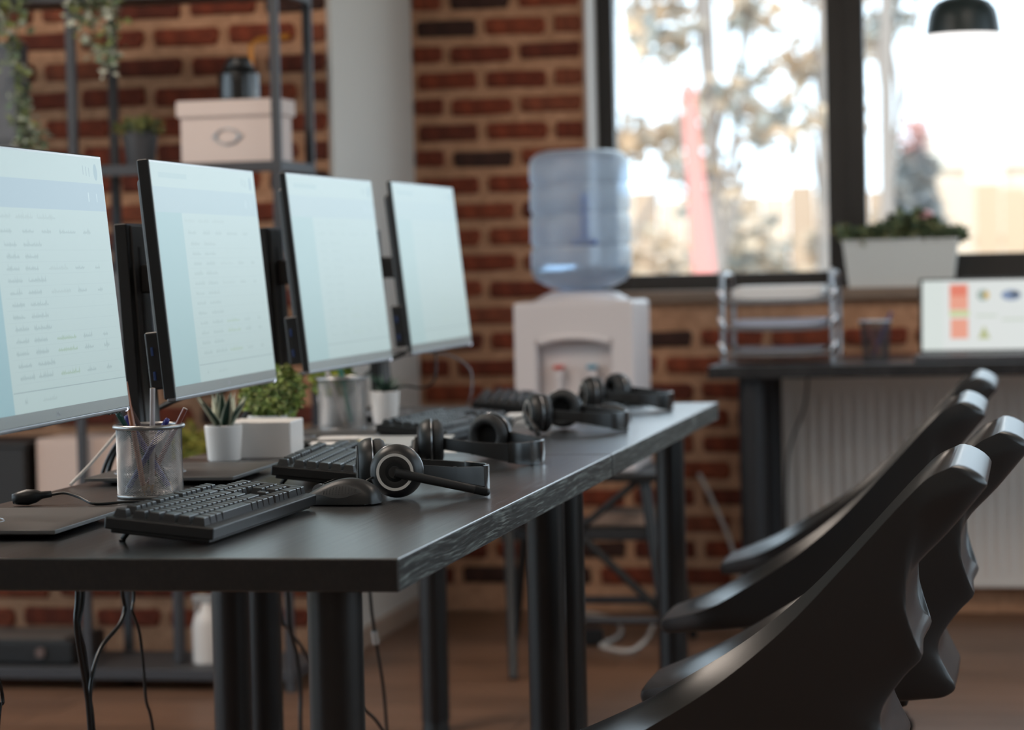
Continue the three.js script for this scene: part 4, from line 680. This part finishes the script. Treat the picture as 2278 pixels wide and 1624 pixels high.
solo('table_cable', 'thin dark cable hanging from the far table in front of the radiator', 'cable', tube([[0.05, TY - 0.038, -4.76], [0.045, 0.66, -4.77], [0.03, 0.6, -4.78], [0.0, 0.53, -4.79], [-0.02, 0.42, -4.79], [-0.03, 0.02, -4.79]], 0.0035, 40, 8), M.cableBlack);
{ // letter tray
  const t = thing('letter_tray', 'silver three-tier letter tray on the far table', 'letter tray', [0.002, TY, -4.5]);
  for (const s of [-1, 1]) part(t, 'side_frame', tube([[s * 0.152, 0.0, 0.13], [s * 0.152, 0.125, 0.135], [s * 0.152, 0.245, 0.13], [s * 0.152, 0.258, 0.118], [s * 0.152, 0.245, 0.10], [s * 0.152, 0.235, -0.1], [s * 0.152, 0.1, -0.13], [s * 0.152, 0.006, -0.12]], 0.0075, 60, 10), M.steel);
  [0.022, 0.093, 0.168].forEach((y) => {
    const tr = part(t, 'tray', grid(20, 10, (u, v) => { const a = (u - 0.5) * 2; return [a * 0.142, y + 0.022 * Math.pow(Math.abs(a), 6) + (v > 0.85 ? (v - 0.85) * 0.06 : 0), (v - 0.5) * 0.25]; }), std(lin(0.13, 0.115, 0.12), 0.35, 0.6));
    part(tr, 'front_rail', tube([[-0.147, y + 0.03, 0.128], [-0.142, y + 0.006, 0.13], [0, y, 0.132], [0.142, y + 0.006, 0.13], [0.147, y + 0.03, 0.128]], 0.005, 40, 8), M.steel);
    for (const s of [-1, 1]) part(tr, 'bracket', at(new THREE.SphereGeometry(0.013, 14, 10).scale(0.7, 1.7, 0.8), s * 0.154, y + 0.02, 0.136, 0, 0, s * -0.35), M.chrome);
  });
}
solo('paper_stack', 'thick stack of white paper in the top letter tray', 'paper', merge(box(0.25, 0.032, 0.23, 0.002), at(box(0.24, 0.008, 0.22, 0.002), 0.004, 0.019, 0, 0, 0.03, 0)), M.paper, [0.0, TY + 0.190, -4.5]);
solo('paper_stack', 'thin stack of bluish white paper in the middle letter tray', 'paper', box(0.25, 0.018, 0.23, 0.002), std(lin(0.5, 0.52, 0.62), 0.8), [0.0, TY + 0.1085, -4.5]);
solo('paper_stack', 'few grey sheets in the bottom letter tray', 'paper', box(0.24, 0.01, 0.22, 0.002), std(lin(0.34, 0.33, 0.37), 0.8), [0.0, TY + 0.033, -4.5]);
const CUP3 = [0.268, TY, -4.42];
{
  const t = thing('wire_bin_cup', 'dark wire cup with pens on the far table beside the laptop', 'pencil cup', CUP3);
  const ws = []; for (const s of [-1, 1]) for (let i = 0; i < 30; i++) { const pts = []; for (let k = 0; k <= 12; k++) { const a = i / 30 * 6.2832 + s * 1.8 * k / 12, q = 0.034 + 0.008 * k / 12; pts.push([q * Math.cos(a), 0.003 + 0.107 * k / 12, q * Math.sin(a)]); } ws.push(tube(pts, 0.0009, 12, 3)); }
  part(t, 'wire_mesh', merge(ws), M.shelfMetal); part(t, 'rim', new THREE.TorusGeometry(0.0425, 0.003, 10, 48).rotateX(Math.PI / 2), M.steel, [0, 0.11, 0]); part(t, 'base', cyl(0.034, 0.034, 0.003, 32), M.shelfMetal, [0, 0.0015, 0]);
}
makePen('pen', 'purple pen in the dark wire cup on the far table', 'pen', inCup(-0.012, 0.006, 0, CUP3), inCup(0.046, 0.135, 0.0, CUP3), 0.005, lin(0.08, 0.05, 0.16), 'pen');
makePen('pencil', 'dark red pencil in the dark wire cup on the far table', 'pencil', inCup(0.014, 0.006, 0.01, CUP3), inCup(-0.03, 0.12, 0.01, CUP3), 0.0045, lin(0.25, 0.07, 0.05), 'pencil');
{ // laptop
  const t = thing('laptop', 'open black laptop showing charts on the far table', 'laptop', [0.555, TY, -4.40], -0.02);
  const c = document.createElement('canvas'); c.width = 512; c.height = 320; const x = c.getContext('2d');
  x.fillStyle = '#e3e8e6'; x.fillRect(0, 0, 512, 320); x.fillStyle = '#dde6e2'; x.fillRect(0, 0, 90, 320);
  x.fillStyle = '#efa58e'; x.fillRect(118, 18, 80, 118); x.fillStyle = '#e9826c'; x.fillRect(122, 22, 70, 50); x.fillStyle = '#cdd59a'; x.fillRect(118, 140, 84, 26); x.fillStyle = '#efa58e'; x.fillRect(122, 176, 76, 92);
  x.fillStyle = '#9fb0a8'; x.beginPath(); x.arc(262, 70, 26, 0, 7); x.fill(); x.fillStyle = '#d8b04a'; x.beginPath(); x.moveTo(262, 70); x.arc(262, 70, 26, -0.9, 0.9); x.fill();
  x.fillStyle = '#7f93b4'; x.beginPath(); x.ellipse(382, 72, 42, 24, 0, 0, 7); x.fill(); x.fillStyle = '#3c4654'; x.beginPath(); x.ellipse(398, 68, 20, 12, 0, 0, 7); x.fill();
  x.fillStyle = '#cbd6c8'; x.fillRect(232, 160, 90, 10); x.fillRect(342, 178, 110, 10); x.fillStyle = '#b9bf8c'; x.beginPath(); x.moveTo(240, 270); x.lineTo(265, 210); x.lineTo(292, 270); x.fill();
  const tx = new THREE.CanvasTexture(c); tx.colorSpace = THREE.SRGBColorSpace;
  part(t, 'base', box(0.345, 0.016, 0.235, 0.004, 2), std(lin(0.09, 0.085, 0.09), 0.4, 0.4), [0, 0.010, 0.03]);
  const k = part(t, 'keyboard_deck', box(0.31, 0.002, 0.11, 0.0006), M.plasticBlack, [0, 0.0185, 0.0]);
  for (let r = 0; r < 5; r++) part(k, 'key_row', merge(Array.from({ length: 14 }, (_, i) => at(box(0.0185, 0.002, 0.0175, 0.0006), -0.1415 + i * 0.0218, 0.0018, -0.043 + r * 0.0215))), M.keycap);
  const l = part(t, 'lid', box(0.345, 0.215, 0.007, 0.003, 2), M.plasticBlack, [0, 0.118, -0.118], [-0.20, 0, 0]);
  part(l, 'screen', new THREE.PlaneGeometry(0.328, 0.197), std(lin(0.02, 0.02, 0.02), 0.3, 0, { emissive: 0xffffff, emissiveMap: tx, emissiveIntensity: 0.9 }), [0, 0.002, 0.0039]);
  part(l, 'hinge', at(cyl(0.006, 0.006, 0.27, 16), 0, 0, 0, 0, 0, Math.PI / 2), M.plasticBlack, [0, -0.107, 0.0]);
}
{ // planter on the sill
  const t = thing('window_planter', 'white tapered window box with green leaves and a pink flower on the sill', 'planter', [0.315, WIN.y0, -4.965]);
  const f = (w0, w1, d0, d1, y0, y1) => { const p = [], q = (...v) => p.push(...v[0], ...v[1], ...v[2], ...v[0], ...v[2], ...v[3]), B = [[-w0, y0, d0], [w0, y0, d0], [w0, y0, -d0], [-w0, y0, -d0]], T = [[-w1, y1, d1], [w1, y1, d1], [w1, y1, -d1], [-w1, y1, -d1]]; for (let i = 0; i < 4; i++) { const j = (i + 1) % 4; q(B[i], B[j], T[j], T[i]); } q(B[3], B[2], B[1], B[0]); q(T[0], T[1], T[2], T[3]); const g = new THREE.BufferGeometry(); g.setAttribute('position', new THREE.Float32BufferAttribute(p, 3)); g.computeVertexNormals(); return g; };
  part(t, 'box', f(0.152, 0.168, 0.058, 0.066, 0, 0.134), M.planterWhite); part(t, 'rim', box(0.342, 0.008, 0.138, 0.003), M.planterWhite, [0, 0.137, 0]); part(t, 'soil', box(0.326, 0.003, 0.124, 0.001), M.soil, [0, 0.1415, 0]);
  const l = part(t, 'foliage', leafCloud(900, (r) => { const x = (r() - 0.5) * 0.35; return [x, 0.145 + r() * (0.045 + 0.03 * Math.sin(x * 22 + 1)), (r() - 0.5) * 0.13]; }, 0.03, [[0.07, 0.10, 0.045], [0.12, 0.15, 0.06], [0.2, 0.2, 0.09], [0.05, 0.075, 0.035]], 81), M.foliage); l.userData.kind = 'stuff';
  part(t, 'flower', merge(Array.from({ length: 6 }, (_, i) => at(new THREE.SphereGeometry(0.012, 10, 8).scale(1, 0.7, 1), 0.075 + 0.012 * Math.cos(i), 0.212 + 0.005 * Math.sin(i * 2), 0.02 + 0.012 * Math.sin(i)))), std(lin(0.75, 0.38, 0.38), 0.7));
}
{ // pendant lamp
  const t = thing('pendant_lamp', 'dark dome pendant lamp glowing white underneath, in front of the window', 'pendant lamp', [0.525, DESK + 0.905, -4.25]);
  part(t, 'lamp_shade', lathe([[0.098, 0], [0.100, 0.002], [0.094, 0.045], [0.088, 0.068], [0.072, 0.088], [0.045, 0.1], [0.018, 0.106], [0.016, 0.13], [0, 0.132]], 56), std(lin(0.012, 0.022, 0.022), 0.4));
  part(t, 'shade_lining', lathe([[0.0965, 0.001], [0.091, 0.045], [0.084, 0.066], [0.07, 0.084], [0.0, 0.098]], 48), std(lin(0.7, 0.7, 0.68), 0.5, 0, { side: THREE.DoubleSide }));
  part(t, 'lamp_diffuser', lathe([[0, -0.022], [0.05, -0.021], [0.085, -0.015], [0.096, -0.004], [0.096, 0.002], [0, 0.004]], 48), std(lin(0.9, 0.9, 0.9), 0.5, 0, { emissive: lin(1, 0.97, 0.95), emissiveIntensity: 1.3 }));
  part(t, 'cord', rod([0, 0.13, 0], [0, ROOM.h - DESK - 0.93, 0], 0.003, 0.003, 8), M.cableBlack);
  part(t, 'ceiling_rose', cyl(0.05, 0.05, 0.025, 28), M.plasticBlack, [0, ROOM.h - DESK - 0.905 - 0.0125, 0]);
  const l = new THREE.PointLight(lin(1, 0.93, 0.85), 0.25); l.name = 'pendant_light'; l.position.set(0.525, DESK + 0.905 - 0.05, -4.25); l.castShadow = true; l.shadow.radius = 4; scene.add(l);
}

// ---------------------------------------------------------------- the yard behind the window
{
  const wood = [[0.62, 0.44, 0.30], [0.70, 0.52, 0.38], [0.54, 0.39, 0.28], [0.76, 0.60, 0.46]].map((c) => std(lin(...c), 0.9));
  const t = thing('board_fence', 'pale board fence behind the garden trees', 'fence', [0, -0.5, -24]), r = rng(9);
  for (let i = 0; i < 34; i++) part(t, 'board', box(0.26, 2.2, 0.04, 0.004), wood[Math.floor(r() * 4)], [-8.4 + i * 0.27, 1.12 + (r() - 0.5) * 0.16, (r() - 0.5) * 0.03]);
  part(t, 'rail', boxAB(-8.6, 0.8, 0.5, 0.6, -0.09, -0.03, 0.005), wood[2]); part(t, 'rail', boxAB(-8.6, 0.8, 1.6, 1.7, -0.09, -0.03, 0.005), wood[2]);
  for (let i = 0; i < 5; i++) part(t, 'post', boxAB(-8.4 + i * 2.25, -8.28 + i * 2.25, 0, 2.1, -0.2, -0.09, 0.006), wood[2]);
}
{
  const t = thing('flat_building', 'low beige flat-roofed building at the right of the window view', 'building', [2.2, -0.5, -29]);
  part(t, 'wall', boxAB(-2.75, 7, 0, 2.55, -5, 0, 0.02), std(lin(0.75, 0.634, 0.529), 0.9)); part(t, 'roof_edge', boxAB(-2.9, 7.2, 2.55, 2.95, -5.1, 0.12, 0.02), std(lin(0.826, 0.769, 0.673), 0.9));
  part(t, 'garage_door', boxAB(-1.6, 1.6, 0, 2.15, 0.0, 0.05, 0.01), std(lin(0.634, 0.519, 0.423), 0.8)); part(t, 'corner_pillar', boxAB(-2.3, -1.85, 0, 2.55, 0, 0.12, 0.01), std(lin(0.826, 0.75, 0.654), 0.9));
}
function tree(name, label, x, z, h, lean, blobs, colors, n, size, seed) {
  const t = thing(name, label, 'tree', [x, -0.5, z], 0, 'trees in the yard'), r = rng(seed), bark = std(lin(0.327, 0.279, 0.25), 0.9);
  part(t, 'trunk', tube([[0, 0, 0], [lean * 0.3, h * 0.35, 0], [lean * 0.5, h * 0.7, 0.1], [lean, h, 0]], 0.045 * h / 4, 24, 8), bark);
  for (const [bx, by, bz, br] of blobs) {
    const s = by * 0.55, b = part(t, 'branch', tube([[lean * s / h * 0.8, s, 0], [(lean * s / h + bx) / 2 + (r() - 0.5) * 0.2, (s + by) / 2 + 0.1, bz / 2], [bx, by, bz]], 0.018 * h / 4, 12, 6), bark);
    const l = part(b, 'leaves', leafCloud(n, ball(bx, by, bz, br, br * 0.8, br, 0.1), size, colors, seed * 31 + Math.floor(r() * 999)), M.foliage); l.userData.kind = 'stuff';
  }
}
const tan = [[0.60, 0.42, 0.27], [0.48, 0.37, 0.27], [0.42, 0.36, 0.30], [0.68, 0.52, 0.37]], grey = [[0.33, 0.33, 0.30], [0.44, 0.39, 0.33], [0.27, 0.29, 0.28]];
tree('garden_tree', 'bare tan tree at the left of the window view', -2.9, -19, 5.4, 0.25, [[0.1, 4.1, 0, 0.36], [-0.35, 3.55, 0, 0.3], [0.55, 3.7, 0.2, 0.3], [0.2, 2.55, 0, 0.34], [-0.4, 2.5, 0, 0.3], [0.7, 2.6, 0, 0.28], [0.05, 4.8, 0, 0.3], [-0.5, 4.4, 0, 0.25]], tan, 90, 0.15, 91);
tree('garden_tree', 'grey-green tree in the middle of the window view', -1.75, -18, 5.2, -0.2, [[-0.2, 4.0, 0, 0.32], [0.25, 3.5, 0, 0.26], [-0.45, 3.3, 0.2, 0.3], [0.1, 2.8, 0, 0.36], [0.4, 2.6, 0, 0.26], [-0.3, 4.6, 0, 0.28], [0.35, 4.3, 0, 0.24], [-0.2, 2.2, 0, 0.3]], grey.concat(tan), 80, 0.15, 92);
tree('garden_tree', 'slender tan tree just left of the window mullion', -1.15, -20, 5.0, 0.15, [[0.15, 3.9, 0, 0.3], [-0.2, 3.2, 0, 0.3], [0.2, 2.7, 0, 0.34], [-0.1, 4.5, 0, 0.26], [0.4, 3.4, 0, 0.22]], tan, 70, 0.15, 93);
tree('garden_tree', 'thin tree with grey leaves seen right of the mullion', -0.42, -17, 4.6, 0.1, [[0.18, 3.6, 0, 0.16], [0.32, 3.95, 0, 0.12], [0.05, 3.3, 0, 0.18], [-0.12, 4.4, 0, 0.15]], grey, 60, 0.12, 94);
{
  const t = thing('dark_conifer', 'dark clipped conifer in front of the low building', 'tree', [-0.40, -0.5, -22]);
  part(t, 'trunk', cyl(0.05, 0.06, 0.5, 12), std(lin(0.192, 0.144, 0.115), 0.9), [0, 0.25, 0]);
  const l = part(t, 'leaves', leafCloud(900, (r) => { const k = r(), a = r() * 6.283, q = 0.42 * Math.sqrt(1 - k) * (0.6 + 0.4 * r()); return [q * Math.cos(a), 0.4 + 2.1 * k, q * Math.sin(a)]; }, 0.16, [[0.24, 0.26, 0.26], [0.32, 0.30, 0.28], [0.2, 0.22, 0.24]], 95), M.foliage); l.userData.kind = 'stuff';
  part(t, 'tip', leafCloud(60, ball(0.0, 2.65, 0, 0.1, 0.28, 0.1, 0.1), 0.12, [[0.72, 0.4, 0.36], [0.6, 0.38, 0.34]], 96), M.foliage);
}
{
  const t = thing('red_pole', 'tall pinkish red tapered pole among the trees', 'pole', [-1.74, -0.5, -16.5]), m = std(lin(0.78, 0.30, 0.26), 0.7);
  part(t, 'shaft', rod([0.12, 0, 0], [-0.08, 2.75, 0], 0.13, 0.05, 16), m); part(t, 'knob', new THREE.SphereGeometry(0.07, 16, 12), m, [-0.082, 2.78, 0]); part(t, 'footing', cyl(0.22, 0.26, 0.16, 20), std(lin(0.48, 0.442, 0.403), 0.9), [0.12, 0.08, 0]);
}
for (const [label, x, z, rx, ry, cols, seed] of [['tan dry shrub at the left foot of the fence', -3.0, -21, 0.7, 0.8, tan, 97], ['tan shrub in front of the middle of the fence', -1.0, -21.0, 0.5, 0.75, tan, 98], ['grey-green shrub behind the red pole', -2.05, -22.4, 0.45, 0.9, grey.concat(tan), 99]]) {
  const t = thing('garden_shrub', label, 'shrub', [x, -0.5, z], 0, 'shrubs in the yard'); const l = part(t, 'leaves', leafCloud(420, ball(0, 0.75 + ry * 0.5, 0, rx, ry, 0.5, 0.2), 0.17, cols, seed), M.foliage); l.userData.kind = 'stuff';
  part(t, 'stem', rod([0, 0, 0], [0, 1.0, 0], 0.04, 0.02, 8), std(lin(0.327, 0.279, 0.25), 0.9));
}
renderer.render(scene, camera);
